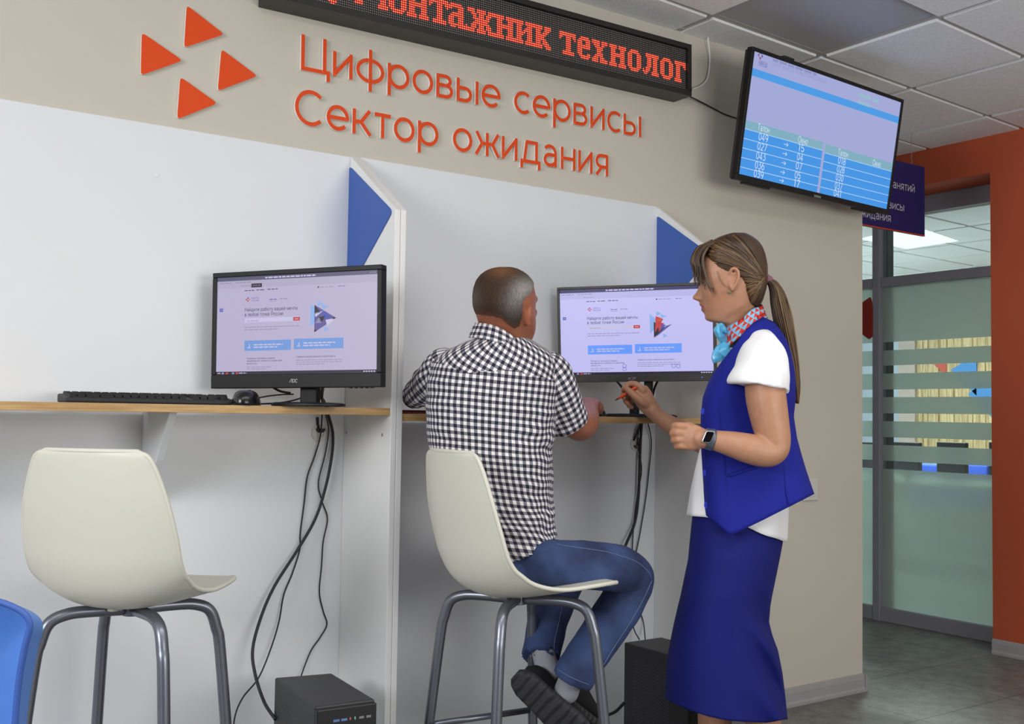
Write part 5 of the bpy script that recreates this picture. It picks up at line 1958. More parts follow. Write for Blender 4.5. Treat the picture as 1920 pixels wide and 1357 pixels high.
# left arm (near side)
body.append(W.limb([(1430, 668, .145, .045), (1432, 705, .175, .047), (1436, 745, .185, .0500), (1444, 790, .19, .0465), (1451, 825, .195, .0415), (1449, 843, .20, .0375), (1432, 847, .205, .038), (1405, 841, .212, .0375), (1375, 833, .216, .0325), (1348, 827, .218, .0268), (1327, 823, .219, .0235), (1312, 821, .219, .0245)], n=22, sub=8))
# left fist
body.append(W.limb([(1316, 822, .218, (.019, .026)), (1303, 820, .216, (.017, .032)), (1290, 819, .212, (.017, .034)), (1279, 818, .205, (.016, .033))], side=tuple(FWD), n=20))
for y, dx, r in ((798, 0, .0098), (811, -3, .0102), (824, -1, .0098), (836, 5, .0088)):
    body.append(finger(W, [(1287 + dx, y + 1, .216), (1272 + dx, y, .213), (1265 + dx, y + 1, .203), (1266 + dx, y + 2, .190), (1276 + dx, y + 2, .183), (1286 + dx, y + 1, .186)], r, r * .88))
    body.append(ball(W.P(1272 + dx, y, .2145), .0088 * r / .0095))
body.append(finger(W, [(1306, 806, .205), (1293, 799, .196), (1282, 799, .186), (1274, 805, .180)], .0115, .009))
# right arm (far side) and the hand with the pen
DR = -.20
body.append(W.limb([(1420, 668, -.13, .045), (1418, 740, -.18, .046), (1412, 810, -.20, .042), (1400, 848, -.205, .038), (1370, 846, -.205, .037), (1325, 832, DR, .034), (1285, 812, DR, .0305), (1255, 795, DR, .026), (1234, 780, DR, .022), (1222, 768, DR, .0215)], n=20, sub=7))
body.append(W.limb([(1226, 772, DR, (.017, .023)), (1214, 758, DR + .002, (.017, .027)), (1206, 745, DR + .003, (.0165, .029)), (1199, 734, DR + .003, (.013, .028))], side=tuple(FWD), n=20))
body.append(finger(W, [(1213, 760, DR + .008), (1203, 753, DR + .019), (1191, 743, DR + .023), (1180, 733, DR + .017), (1172, 727, DR + .008)], .0135, .0085))
body.append(finger(W, [(1206, 732, DR + .012), (1196, 722, DR + .010), (1185, 719, DR + .004), (1175, 722, DR - .004), (1169, 730, DR - .008)], .0098, .0078))
body.append(finger(W, [(1199, 735, DR - .004), (1187, 728, DR - .012), (1176, 731, DR - .016), (1169, 739, DR - .013), (1170, 745, DR - .006)], .0098, .0078))
body.append(finger(W, [(1197, 742, DR - .016), (1185, 738, DR - .025), (1176, 743, DR - .026), (1173, 751, DR - .02), (1177, 756, DR - .012)], .0094, .0076))
body.append(finger(W, [(1198, 750, DR - .024), (1188, 749, DR - .032), (1181, 754, DR - .031), (1179, 760, DR - .024), (1184, 763, DR - .016)], .0084, .007))
wb = fuse(body, .0029, smooth=3, factor=.45)
co = verts_of(wb)
pj = proj_all(co)
col = np.ones((len(co), 3))
dwv = W.D - pj[:, 2]


def blob(x, y, sx, sy, w=1.0):
    return w * np.exp(-((pj[:, 0] - x) / sx) ** 2 - ((pj[:, 1] - y) / sy) ** 2)


headm = (pj[:, 1] < 610) & (pj[:, 0] < 1440) & (pj[:, 0] > 1280)
lip = (np.clip(1 - np.abs(pj[:, 1] - 576.5) / 9.0, 0, 1) ** .5 * (pj[:, 0] < 1317 + np.abs(dwv) * 260) * (np.abs(dwv) < .021) * headm)[:, None]
col = col * (1 - lip) + np.array([.74, .40, .42]) * lip
ck = np.clip(blob(1345, 560, 22, 14, .5) * headm, 0, 1)[:, None]
col = col * (1 - ck) + np.array([1.0, .86, .83]) * ck
er = np.clip(blob(1377, 524, 9, 20, .55) * headm, 0, 1)[:, None]
col = col * (1 - er) + np.array([1.02, .80, .74]) * er
br = (np.exp(-((pj[:, 1] - 521 - np.abs(np.abs(dwv) - .035) * 150) / 2.6) ** 2) * (pj[:, 0] < 1340) * (np.abs(dwv) > .012) * (np.abs(dwv) < .055) * headm)[:, None]
col = col * (1 - br) + np.array([.42, .36, .33]) * br
kn = np.zeros(len(co))
for x, y in ((1267, 798), (1263, 811), (1265, 824), (1271, 836)):
    kn += blob(x, y, 6, 6, .35) * (dwv > .1)
kn = np.clip(kn, 0, 1)[:, None]
col = col * (1 - kn) + np.array([1.03, .88, .84]) * kn
set_tint(wb, col)
bo = mpart(wb, 'body', skin_w, woman)
for sg in (1, -1):
    e = part(MB().add(*ball(W.P(1330, 534, .031 * sg), .0105)), 'eye', mat('eye_white', srgb(225, 220, 214), .2), woman, smooth=True)
    part(MB().add(*ball(W.P(1324.6, 535, .0315 * sg), (.0042, .0058, .0058), axes=(RIGHT, UP, FWD))), 'iris', mat('brown_iris', srgb(58, 40, 30), .15), e, smooth=True)

# --- clothes
M['royal'] = mat('royal_blue_suiting', srgb(16, 25, 104), .78, noise=.05, nscale=120, bump=.15, spec=.25)
M['vest'] = mat('royal_blue_vest_cloth', srgb(24, 33, 136), .78, noise=.05, nscale=120, bump=.15, spec=.25)
M['royal_btn'] = mat('royal_blue_button', srgb(52, 70, 214), .3)
M['tee'] = mat('white_cotton', srgb(238, 238, 240), .85, bump=.1, nscale=400)


def pw(tab):
    xs, ys = [p[0] for p in tab], [p[1] for p in tab]
    return lambda x, s=0: float(np.interp(x, xs, ys))


vneck = pw([(1318, 735), (1330, 715), (1342, 695), (1356, 676), (1370, 658), (1384, 640), (1396, 622), (1412, 606), (1430, 595), (1450, 604)])
tee_tab = [(600, 1384, 1440, .07, 0), (640, 1368, 1462, .125, 0), (690, 1352, 1474, .13, 0), (760, 1334, 1474, .110, 0), (840, 1313, 1480, .105, 0), (880, 1303, 1480, .108, 0), (920, 1295, 1479, .118, 0), (966, 1289, 1477, .142, 0), (1020, 1286, 1474, .158, 0)]
tv_, tf_ = W.garment(tee_tab, pw([(1284, 966), (1320, 969), (1360, 975), (1395, 986), (1440, 1005), (1476, 1016)]), top=lambda x, s=0: vneck(x) + 9, ripple=lambda t, y, k: (1.6 * math.sin(t * 9 + y * .02) * k ** 2, .004 * math.sin(t * 7 + 1.3) * k ** 2))
tee = part(MB().add(tv_, tf_), 'tee_shirt', M['tee'], woman, smooth=True)
solid(tee, .0025)
slv = []
for sg, cx in ((1, 0), (-1, -12)):
    slv.append(W.limb([(1434 + cx, 632, .105 * sg, (.020, .028)), (1432 + cx, 650, .135 * sg, (.045, .042)), (1429 + cx, 672, .16 * sg, (.061, .052)), (1426 + cx, 697, .172 * sg, (.069, .059)), (1422 + cx, 716, .18 * sg, (.074, .063)), (1420.5 + cx, 726, .182 * sg, (.0755, .064))], n=40, side=tuple(RIGHT), exp=2.3, caps=False))
sm = []
for k, q in enumerate(slv):
    me = fuse([q], .004, smooth=3)
    wrinkle(me, .0065, 62, seed=3 + k, aniso=(1, 1, .7))
    so = mpart(me, 'sleeve', M['tee'], woman)

vest_tab = [(588, 1412, 1431, .055, 0), (596, 1398, 1441, .075, 0), (606, 1387, 1452, .10, 0), (620, 1377, 1463, .128, 0), (640, 1365, 1475, .146, 0), (660, 1355, 1482, .152, 0), (690, 1341, 1488, .150, 0), (720, 1328, 1491, .146, 0), (745, 1319, 1491, .141, 0), (780, 1315, 1487, .134, 0), (820, 1315, 1493, .134, 0), (850, 1316, 1501, .142, 0), (880, 1317, 1510, .152, 0), (910, 1318, 1520, .162, 0), (930, 1318, 1527, .167, 0), (960, 1318, 1536, .172, 0), (1005, 1319, 1550, .178, 0)]
vv, vf = W.garment(vest_tab, pw([(1312, 958), (1318, 960), (1333, 973), (1369, 1003), (1376, 1001), (1430, 975), (1526, 926), (1550, 915)]), top=lambda x, s=0: vneck(x), exp=3.6, ripple=lambda t, y, k: (0, .004 * math.sin(t * 3 + y * .014) * k))
vest = part(MB().add(vv, vf), 'vest', M['vest'], woman, smooth=True)
solid(vest, .004)
for q in ((1320, 771), (1324, 886), (1326, 947)):
    h = np.interp(q[1], [r[0] for r in vest_tab], [r[3] for r in vest_tab])
    xl, xr = (np.interp(q[1], [r[0] for r in vest_tab], [r[k] for r in vest_tab]) for k in (1, 2))
    c = 1 - 2 * (q[0] - xl) / (xr - xl)
    dwq = h * (1 - min(.999, abs(c)) ** 3.6) ** (1 / 3.6)
    p = W.P(q[0], q[1], dwq + .001)
    nn = -FWD * .55 - RIGHT * .83
    part(MB().add(*tube([p, p + nn * .004, p + nn * .0045], [.0078, .0078, .006], n=20, sub=1)), 'button', M['royal_btn'], vest, smooth=False)


def near_dw(tab, x, y, exp=2.3):
    xl, xr, h = (np.interp(y, [r[0] for r in tab], [r[k] for r in tab]) for k in (1, 2, 3))
    c = min(.999, abs((2 * x - xl - xr) / (xr - xl)))
    return h * (1 - c ** exp) ** (1 / exp)


def seam(px, tab, name, material, parent, r, off=.0015, ex=2.3):
    return part(MB().tube([W.P(x, y, near_dw(tab, x, y, ex) + off) for x, y in px], r, n=6, sub=6), name, material, parent, smooth=True)


seam([(1367, 892), (1385, 886), (1405, 879), (1425, 872)], vest_tab, 'pocket_welt', M['vest'], vest, .0035, .003, 3.6)
for a in ([(1350, 742), (1349, 780), (1356, 830), (1360, 880), (1366, 940), (1369, 995)], [(1468, 830), (1470, 880), (1474, 920), (1478, 945)]):
    seam(a, vest_tab, 'seam', M['vest'], vest, .0013, .0012, 3.6)

sk_tab = [(940, 1306, 1464, .110, 0), (967, 1299, 1465, .130, 0), (1016, 1294, 1467, .148, 0), (1048, 1291, 1461, .160, 0), (1116, 1277, 1447, .172, 0), (1136, 1272, 1443.5, .172, 0), (1166, 1265, 1441, .173, 0), (1190, 1260, 1447, .174, 0), (1220, 1254, 1458, .176, 0), (1260, 1249.5, 1466, .178, 0), (1309, 1246.5, 1472, .18, 0), (1360, 1245, 1477, .183, 0)]


def skirt_ripple(t, y, k):
    # folds running from the back of the knee down to the front of the hem
    a = math.exp(-((t - .55) / .42) ** 2) * np.clip((y - 1090) / 90, 0, 1)
    return (0, .030 * a * math.sin((y - 1110) * .047 + t * 5.0) + .004 * math.sin(4 * t + 1) * k)


sv, sf = W.garment(sk_tab, pw([(1240, 1305), (1247, 1309), (1275, 1324), (1301, 1334), (1330, 1343), (1362, 1350), (1400, 1353), (1436, 1354), (1476, 1348)]), n=144, rows=90, ripple=skirt_ripple)
skirt = part(MB().add(sv, sf), 'skirt', M['royal'], woman, smooth=True)
solid(skirt, .003)
part(MB().tube([W.P(x, y, near_dw(sk_tab, x, y) + .0012) for x, y in ((1398, 1012), (1388, 1080), (1376, 1160), (1364, 1250), (1355, 1345))], .0013, n=6, sub=8), 'seam', M['royal'], skirt, smooth=True)
for sg, ax in ((1, 1432), (-1, 1342)):
    part(MB().add(*W.limb([(ax + 14, 1524, .06 * sg, (.034, .038)), (ax - 10, 1525, .06 * sg, (.032, .040)), (ax - 45, 1528, .06 * sg, (.028, .042)), (ax - 72, 1531, .06 * sg, (.022, .036)), (ax - 84, 1532, .06 * sg, (.010, .02))], side=tuple(UP), n=20)), 'shoe', mat('red_shoe_leather', srgb(150, 30, 36), .35), woman, smooth=True)

# --- neck scarf with triangle print
def scarf_mat():
    m = mat('scarf_print', srgb(205, 52, 36), .35)
    nt = m.node_tree
    b = nt.nodes['Principled BSDF']
    tc = nt.nodes.new('ShaderNodeTexCoord')
    sep = nt.nodes.new('ShaderNodeSeparateXYZ')
    nt.links.new(tc.outputs['UV'], sep.inputs[0])

    def mth(op, a, bb=None, c=None):
        n = nt.nodes.new('ShaderNodeMath')
        n.operation = op
        for i, q in enumerate((a, bb, c)):
            if q is None:
                continue
            if isinstance(q, (int, float)):
                n.inputs[i].default_value = q
            else:
                nt.links.new(q, n.inputs[i])
        return n.outputs[0]
    v = mth('MULTIPLY', sep.outputs['Y'], 3.6)
    row = mth('FLOOR', v)
    fv = mth('FRACT', v)
    u = mth('ADD', mth('MULTIPLY', sep.outputs['X'], 20.0), mth('MULTIPLY', row, .5))
    fu = mth('FRACT', u)
    tri_ = mth('MULTIPLY', mth('ABSOLUTE', mth('SUBTRACT', fu, .5)), 2.0)
    inside = mth('GREATER_THAN', mth('SUBTRACT', fv, .06), tri_)
    rnd = nt.nodes.new('ShaderNodeTexWhiteNoise')
    rnd.noise_dimensions = '2D'
    cmb = nt.nodes.new('ShaderNodeCombineXYZ')
    nt.links.new(mth('FLOOR', u), cmb.inputs[0])
    nt.links.new(row, cmb.inputs[1])
    nt.links.new(cmb.outputs[0], rnd.inputs['Vector'])
    red2 = nt.nodes.new('ShaderNodeMix')
    red2.data_type = 'RGBA'
    red2.inputs['A'].default_value = srgb(122, 190, 226)
    red2.inputs['B'].default_value = srgb(150, 34, 40)
    nt.links.new(mth('GREATER_THAN', rnd.outputs['Value'], .8), red2.inputs['Factor'])
    mx = nt.nodes.new('ShaderNodeMix')
    mx.data_type = 'RGBA'
    nt.links.new(inside, mx.inputs['Factor'])
    nt.links.new(red2.outputs['Result'], mx.inputs['A'])
    mx.inputs['B'].default_value = srgb(214, 56, 36)
    nt.links.new(mx.outputs['Result'], b.inputs['Base Color'])
    return m


M['scarf'] = scarf_mat()
M['satin'] = mat('light_blue_satin', srgb(92, 184, 228), .28)


def s_up(t):
    c, s = math.cos(t), math.sin(t)
    return (1394 + 33 * c + 2 * math.sin(5 * t), 594 - 23 * c + 1.5 * math.sin(4 * t), .060 * s)


def s_lo(t):
    c, s = math.cos(t), math.sin(t)
    return (1397 + 42 * c, 628 - 32 * c - 4 * (s > 0) * s, .086 * s)


bv, bf, buv = W.band(s_up, s_lo, n=120, m=10)
mb = MB().add(bv, bf)
scarf = part(mb, 'scarf', M['scarf'], woman, smooth=True)
me = scarf.data
lay = me.uv_layers.new(name='UVMap')
n_ = 120
for p in me.polygons:
    js = [me.loops[l].vertex_index % n_ for l in p.loop_indices]
    wrap = max(js) - min(js) > 2
    for l in p.loop_indices:
        k = me.loops[l].vertex_index
        u = buv[k][0]
        if wrap and u < .5:
            u += 1
        lay.data[l].uv = (u, buv[k][1])
solid(scarf, .005, 0)
kn = [W.limb([(1368, 640, .03, .016), (1361, 641, .035, .013), (1356, 646, .035, .012)], n=14),
      W.limb([(1360, 640, .035, (.008, .014)), (1351, 632, .045, (.009, .017)), (1345, 622, .05, (.008, .017)), (1346, 615, .045, (.008, .014)), (1354, 614, .035, (.008, .012)), (1361, 622, .03, (.006, .010))], n=16, side=tuple(RIGHT)),
      W.limb([(1358, 645, .035, (.007, .011)), (1352, 655, .045, (.008, .017)), (1349, 668, .05, (.007, .021)), (1351, 675, .05, (.004, .022))], n=16, side=tuple(FWD)),
      W.limb([(1360, 645, .045, (.007, .010)), (1360, 655, .06, (.007, .015)), (1356, 665, .065, (.005, .016))], n=16, side=tuple(FWD))]
km = fuse(kn, .0028, smooth=3)
wrinkle(km, .003, 190, seed=8)
mpart(km, 'bow', M['satin'], scarf)

# --- wristwatch, earring
watch = thing('wristwatch_parts', '', '')
bpy.data.objects.remove(watch, do_unlink=True)
strap = W.limb([(1337, 824.5, .2185, .0275), (1330, 823, .219, .0262), (1323, 822, .219, .0258)], n=36, sub=3, caps=False)
wt = part(MB().add(*strap), 'wristwatch', mat('grey_mesh_strap', srgb(104, 110, 120), .45, .6, noise=.15, nscale=500), woman, smooth=True)
qc = [W.P(x, y, .250) for x, y in ((1324, 807), (1341, 808), (1332.5, 833), (1315, 829.5))]
cc = sum(qc) / 4
ax, ay = (qc[1] - qc[0]), (qc[3] - qc[0])
nz = np.cross(ax, ay)
nz /= np.linalg.norm(nz)
if nz @ FWD > 0:
    nz = -nz
P2 = round_poly([(0, 0), (1, 0), (1, 1), (0, 1)], .24, 6)
part(MB().prism([qc[0] + ax * p[0] + ay * p[1] + nz * .001 for p in P2], -nz * .011), 'watch_case', mat('silver_case', srgb(196, 198, 202), .22, .9), wt, bevel=.0012)
part(MB().prism([cc + (qc[0] + ax * p[0] + ay * p[1] - cc) * .86 + nz * .0012 for p in P2], nz * .0014), 'watch_face', mat('black_watch_glass', srgb(6, 6, 8), .08), wt, bevel=.0005)
er_ = MB()
for k in range(6):
    a = k * PI / 3
    p = W.P(1367.5, 548.5, .084) + RIGHT * math.cos(a) * .004 + UP * math.sin(a) * .004
    er_.add(*ball(p, .0024, n=8))
er_.add(*ball(W.P(1367.5, 548.5, .086), .0026, n=8))
er_.tube([W.P(1369, 540, .080), W.P(1368, 547, .083)], .0008, n=6, sub=1)
part(er_, 'earring', mat('dull_gold', srgb(150, 140, 110), .3, .8), woman, smooth=True)

# --- hair: smooth cap drawn back to a ponytail, fringe at the front
def hair_mat(name, c1, c2, c3):
    m = mat(name, c1, .38, spec=.45)
    nt = m.node_tree
    b = nt.nodes['Principled BSDF']
    at_ = nt.nodes.new('ShaderNodeVertexColor')
    at_.layer_name = 'tint'
    sp = nt.nodes.new('ShaderNodeSeparateColor')
    nt.links.new(at_.outputs['Color'], sp.inputs[0])
    r = nt.nodes.new('ShaderNodeValToRGB')
    r.color_ramp.elements[0].color, r.color_ramp.elements[1].color = c1, c3
    e = r.color_ramp.elements.new(.5)
    e.color = c2
    nt.links.new(sp.outputs[0], r.inputs['Fac'])
    nt.links.new(r.outputs['Color'], b.inputs['Base Color'])
    return m


M['hair_brown'] = hair_mat('light_brown_hair', srgb(46, 32, 23), srgb(80, 59, 41), srgb(134, 102, 64))
HC = [(436, 1374, 1397, .022), (439, 1362, 1404, .036), (444, 1348, 1413, .05), (452, 1333, 1423, .063), (462, 1324, 1430, .0715), (475, 1320, 1435, .0775), (488, 1324, 1438, .080), (500, 1333, 1440, .0805), (508, 1345, 1440, .080), (514, 1360, 1440, .079), (520, 1380, 1440, .077), (530, 1388, 1439, .074), (542, 1392, 1437, .070), (552, 1396, 1434, .064), (562, 1400, 1431, .056), (570, 1405, 1427, .046), (576, 1411, 1423, .03)]
cap = W.rings([(y, a, b, h, 0) for y, a, b, h in HC], step=2.0, n=72, exp=2.9)
hm = fuse([cap], .0035, smooth=5)


def hair_dw(x, y):
    a, b, h = interp(HC, y)
    c = min(.985, abs((2 * x - a - b) / (b - a)))
    return h * (1 - c ** 2.9) ** (1 / 2.9)


strand_v, strand_f, strand_t = [], [], []


def strand(pts, r, tint, n=5, sub=5):
    v, f = tube(pts, r, n=n, sub=sub)
    k = len(strand_v) and sum(len(q) for q in strand_v)
    strand_v.append(v)
    strand_f.append([tuple(i + k for i in q) for q in f])
    strand_t.append(np.full(len(v), tint))


rs = random.Random(11)
tie = (1434, 523)
for sg in (1, -1):
    for k in range(230):
        # start on the hairline or on the crown parting, end at the tie
        q = rs.random()
        line = [(1372, 437.5), (1350, 445), (1334, 453), (1325, 463), (1322, 476), (1327, 490), (1338, 503), (1352, 511), (1380, 519), (1390, 535), (1396, 552), (1404, 568)]
        t = q * (len(line) - 1)
        i = min(int(t), len(line) - 2)
        x0 = line[i][0] + (line[i + 1][0] - line[i][0]) * (t - i) + rs.uniform(0, 10)
        y0 = line[i][1] + (line[i + 1][1] - line[i][1]) * (t - i) + rs.uniform(0, 1.5)
        pts = []
        lift = rs.uniform(.0005, .0022)
        y1 = tie[1] + rs.uniform(-7, 7)
        bend = (1 - q) * 26 * (1 if q < .45 else .3) - 4
        for s in np.linspace(0, 1, 8):
            x = x0 + (tie[0] - x0) * s
            y = y0 + (y1 - y0) * s - bend * math.sin(PI * s) * .55
            y = max(y, np.interp(x, [1340, 1374, 1397, 1413, 1430, 1438], [447, 437.5, 437.5, 445, 462, 480]) + .5)
            d = hair_dw(x, y) + lift
            pts.append(W.P(x, y, sg * d))
        strand(pts, [.0016] * 7 + [.0011], rs.random())
# fringe
for k in range(150):
    d0 = rs.uniform(-.055, .06)
    x0 = 1338 + rs.uniform(-6, 9) + abs(d0) * 60
    y0 = 452 + rs.uniform(-3, 6) + abs(d0) * 60
    near = d0 / .06
    xe = 1306 + rs.uniform(-8, 10) + abs(d0) * 170
    ye = 520 + rs.uniform(-16, 14) + abs(d0) * 190
    xm = 1297 + abs(d0) * 240 + rs.uniform(-3, 6)
    pts = [W.P(x0, y0, d0 * .9), W.P((x0 + xm) / 2 - 6, 463 + abs(d0) * 60, d0), W.P(xm, 488, d0 * 1.12), W.P((xm + xe) / 2 + 1, 508, d0 * 1.16), W.P(xe, ye, d0 * 1.15)]
    strand(pts, [.0018, .0019, .0017, .0013, .0005], rs.random() * .9)
for k in range(16):
    o = rs.uniform(-2, 2)
    pts = [W.P(1328 + o, 462, .062), W.P(1318 + o, 482, .073), W.P(1321 + o, 508, .078), W.P(1330 + o * 1.5, 535, .077), W.P(1338 + o * 2.5, 552 + rs.uniform(-12, 10), .072)]
    strand(pts, [.0016, .0016, .0014, .0011, .0004], rs.random() * .8)
for k in range(3):
    o = rs.uniform(-1.5, 1.5)
    strand([W.P(1345 + o, 508, .079), W.P(1349 + o, 522, .079), W.P(1357 + o, 534, .078), W.P(1366 + o, 540, .0775)], [.0005, .0005, .0004, .0002], rs.random() * .6)
# ponytail
pc = np.array([(1437, 523, 0), (1447, 529, 0), (1456, 545, 0), (1462, 570, 0), (1468, 600, 0), (1477, 640, 0), (1487, 685, 0), (1493, 725, 0), (1495, 755, 0)], float)
pwid = [5, 9, 13, 17, 18, 16, 11.5, 7.5, 2.5]
for k in range(260):
    a, r = rs.uniform(0, 2 * PI), math.sqrt(rs.random())
    end = rs.choice((8, 8, 8, 7, 7, 6))
    pts = []
    for i in range(end + 1):
        w = pwid[i] * r
        pts.append(W.P(pc[i][0] + math.cos(a) * w + rs.uniform(-.7, .7), pc[i][1] + rs.uniform(-2, 2), math.sin(a) * w * S * 1.05))
    strand(pts, [.0015] * end + [.0005], min(1, max(0, rs.gauss(.45 + .3 * math.cos(a) * r, .25))))
hv = verts_of(hm)
allv = np.vstack([hv] + strand_v)
allf = [tuple(p.vertices) for p in hm.polygons] + [tuple(i + len(hv) for i in f) for q in strand_f for f in q]
hme = bpy.data.meshes.new('hair')
hme.from_pydata([tuple(p) for p in allv], [], allf)
hme.polygons.foreach_set('use_smooth', [True] * len(hme.polygons))
tint = np.concatenate([np.full(len(hv), .3)] + strand_t)
set_tint(hme, np.stack([tint] * 3, axis=1))
hair = mpart(hme, 'hair', M['hair_brown'], woman)
part(MB().add(*W.limb([(1431, 521.5, 0, .0125), (1436, 523, 0, .0145), (1441, 525, 0, .0125)], n=18)), 'hair_tie', mat('mauve_elastic', srgb(128, 84, 104), .7), hair, smooth=True)

# --- the pen
pa, pb = W.P(1153, 751, DR - .004), W.P(1196, 723.5, DR + .012)
pd = (pb - pa) / np.linalg.norm(pb - pa)
pen = thing('pen', 'orange ballpoint pen held in the hand of the woman', 'pen', loc=pa)
part(MB().add(*tube([pa + pd * .010, pa + pd * .022, pa + pd * .03, pb - pd * .004, pb], [.0026, .0042, .0046, .0046, .0036], n=16, sub=1)), 'barrel', mat('orange_pen_plastic', srgb(232, 82, 40), .35), pen, smooth=True)
part(MB().add(*tube([pa, pa + pd * .003, pa + pd * .011], [.0006, .0012, .0026], n=12, sub=1)), 'tip', M['black'], pen, smooth=True)
# ------------------------------------------------------------------ the man on the stool
G = Fig(2.62)
GS = G.s
skin_m = skin_mat('skin_tanned', srgb(160, 102, 76), srgb(138, 84, 60))
man = thing('person', 'man in checked shirt and jeans seated on the second stool, seen from behind', 'person', loc=G.P(985, 1085, 0))
MH = [(503, 935, 957, .02, 0), (505, 924, 967, .035, 0), (509, 913, 976, .05, 0), (516, 903, 987, .066, 0), (526, 895, 996, .078, 0), (540, 890, 1002, .087, -.002), (555, 888, 1005, .092, -.004), (570, 888.5, 1005, .093, -.006), (582, 890, 1004, .09, -.01), (592, 893, 1004.5, .085, -.016), (602, 896, 1005, .079, -.024), (612, 899, 1005, .074, -.03), (622, 902, 1003.5, .070, -.036), (632, 903, 1000, .066, -.040), (640, 902, 996, .064, -.042), (648, 900, 987, .062, -.03), (656, 896, 978, .062, -.02), (675, 890, 985, .065, -.02)]
mbody = [G.rings(MH, step=2.0, n=72, exp=2.25)]
# brow, cheek, nose, mouth and chin on the averted face
def mh(deg, y, k=1.0):
    xl, xr, hd, dc = interp(MH, y)
    t = math.radians(deg)
    return ((xl + xr) / 2 + (xr - xl) / 2 * math.cos(t) * k, y, dc - hd * math.sin(t) * k)


mbody.append(G.limb([mh(d, 558 + abs(d - 55) * .06, .955) + (.0105,) for d in (12, 30, 55, 80, 98)], n=12))
for d in (24, 86):
    mbody.append(G.limb([mh(d - 6, 586, .91) + (.015,), mh(d + 8, 592, .91) + (.014,)], n=12))
mbody.append(G.limb([mh(55, 563, .97) + (.008,), mh(55, 576, 1.05) + (.0095,), mh(55, 589, 1.14) + (.0115,), mh(55, 597, 1.13) + (.012,), mh(55, 601, 1.02) + (.012,)], n=14))
for d in (47, 63):
    mbody.append(ball(G.P(*mh(d, 597, 1.04)), .008))
for y_ in (613, 619.5):
    mbody.append(G.limb([mh(d, y_, .975 + .02 * (d == 55)) + (.0055,) for d in (40, 48, 55, 62, 70)], n=10))
mbody.append(G.limb([mh(44, 637, .90) + (.016,), mh(55, 640, .92) + (.017,), mh(66, 637, .90) + (.016,)], n=12))
# near ear
mbody.append(ball(G.P(992, 585, .040), (.010, .028, .016), axes=(RIGHT, UP, FWD)))
mbody.append(G.limb([(993, 566, .042, .0045), (988, 563, .052, .0048), (985, 570, .058, .0048), (985, 584, .058, .0046), (987, 598, .05, .0052), (991, 608, .042, .006)], n=10))
mbody.append(ball(G.P(900, 586, -.07), (.008, .026, .014), axes=(RIGHT, UP, FWD)))
# torso, pelvis
TT = [(640, 885, 995, .07, -.03), (655, 850, 1012, .095, -.03), (672, 826, 1032, .108, -.03), (700, 812, 1038, .112, -.03), (760, 810, 1034, .112, -.03), (840, 816, 1026, .108, -.035), (920, 840, 1018, .10, -.04), (990, 882, 1018, .098, -.045), (1040, 915, 1026, .095, -.05), (1076, 940, 1024, .085, -.05)]
mbody.append(G.rings(TT, step=6, n=48))
# arms
mbody.append(G.limb([(1018, 695, -.035, .05), (1040, 740, -.05, .047), (1064, 780, -.08, .042), (1084, 796, -.12, .041), (1092, 795, -.18, .041), (1098, 786, -.25, .037), (1102, 774, -.32, .030), (1103, 766, -.365, .0265)], n=22, sub=8))
mbody.append(G.limb([(1103, 767, -.36, (.017, .027)), (1101, 758, -.40, (.016, .034)), (1102, 754, -.435, (.015, .037)), (1105, 755, -.46, (.012, .035))], side=tuple(UP), n=20))
for dx, dy, L_, r in ((-22, 1, .9, .0088), (-8, -3, 1, .0098), (6, -2, 1, .0098), (18, 3, .95, .0095)):
    mbody.append(finger(G, [(1104 + dx * .8, 755 + dy, -.45), (1106 + dx, 755 + dy, -.48), (1108 + dx, 759 + dy, -.505 * L_), (1110 + dx, 764 + dy * .5, -.515 * L_)], r, r * .85))
mbody.append(finger(G, [(1117, 762, -.415), (1124, 766, -.44), (1126, 769, -.465), (1123, 772, -.485)], .011, .009))
mbody.append(G.limb([(832, 698, -.055, .036), (808, 721, -.10, .031), (786, 739, -.165, .024), (780, 744, -.20, .021), (795, 748, -.245, .021), (830, 750, -.29, .022), (870, 752, -.33, .020)], n=20, sub=7))
mbody.append(G.limb([(870, 752, -.33, (.014, .024)), (890, 753, -.345, (.013, .032)), (905, 754, -.355, (.012, .034))], side=tuple(UP), n=18))
for k, dy in enumerate((-.03, -.01, .01, .028)):
    mbody.append(finger(G, [(902, 754, -.355 + dy), (918, 753, -.365 + dy), (930, 755, -.37 + dy), (938, 759, -.37 + dy)], .009, .0075))
mbody.append(finger(G, [(880, 753, -.30), (893, 755, -.29), (905, 757, -.29)], .010, .008))
# legs and feet inside the clothes
RL = [(985, 1053, -.02, .042), (1010, 1056, .02, .042), (1050, 1058, .035, .042), (1110, 1061, .015, .041), (1165, 1070, -.055, .042), (1186, 1085, -.105, .040), (1172, 1120, -.09, .038), (1133, 1182, -.05, .036), (1095, 1235, -.015, .032), (1073, 1270, -.01, .023), (1064, 1290, -.01, .022)]
LL_ = [(985, 1052, -.12, .044), (1020, 1052, -.2, .043), (1052, 1060, -.29, .044), (1058, 1077, -.315, .040), (1044, 1115, -.27, .038), (1026, 1175, -.19, .036), (1022, 1225, -.125, .026), (1028, 1255, -.10, .024), (1030, 1275, -.09, .022)]
mbody.append(G.limb(RL, n=22))
mbody.append(G.limb(LL_, n=22))
SHOES = [(G.P(966, 1264, -.015), G.P(1100, 1392, .02), -RIGHT * .27 - UP * .30 - FWD * .92, G.P(1030, 1275, -.09)),
         (G.P(1040, 1300, -.02), G.P(1110, 1356, -.20), -RIGHT * .45 - UP * .75 - FWD * .35, G.P(1064, 1290, -.01))]
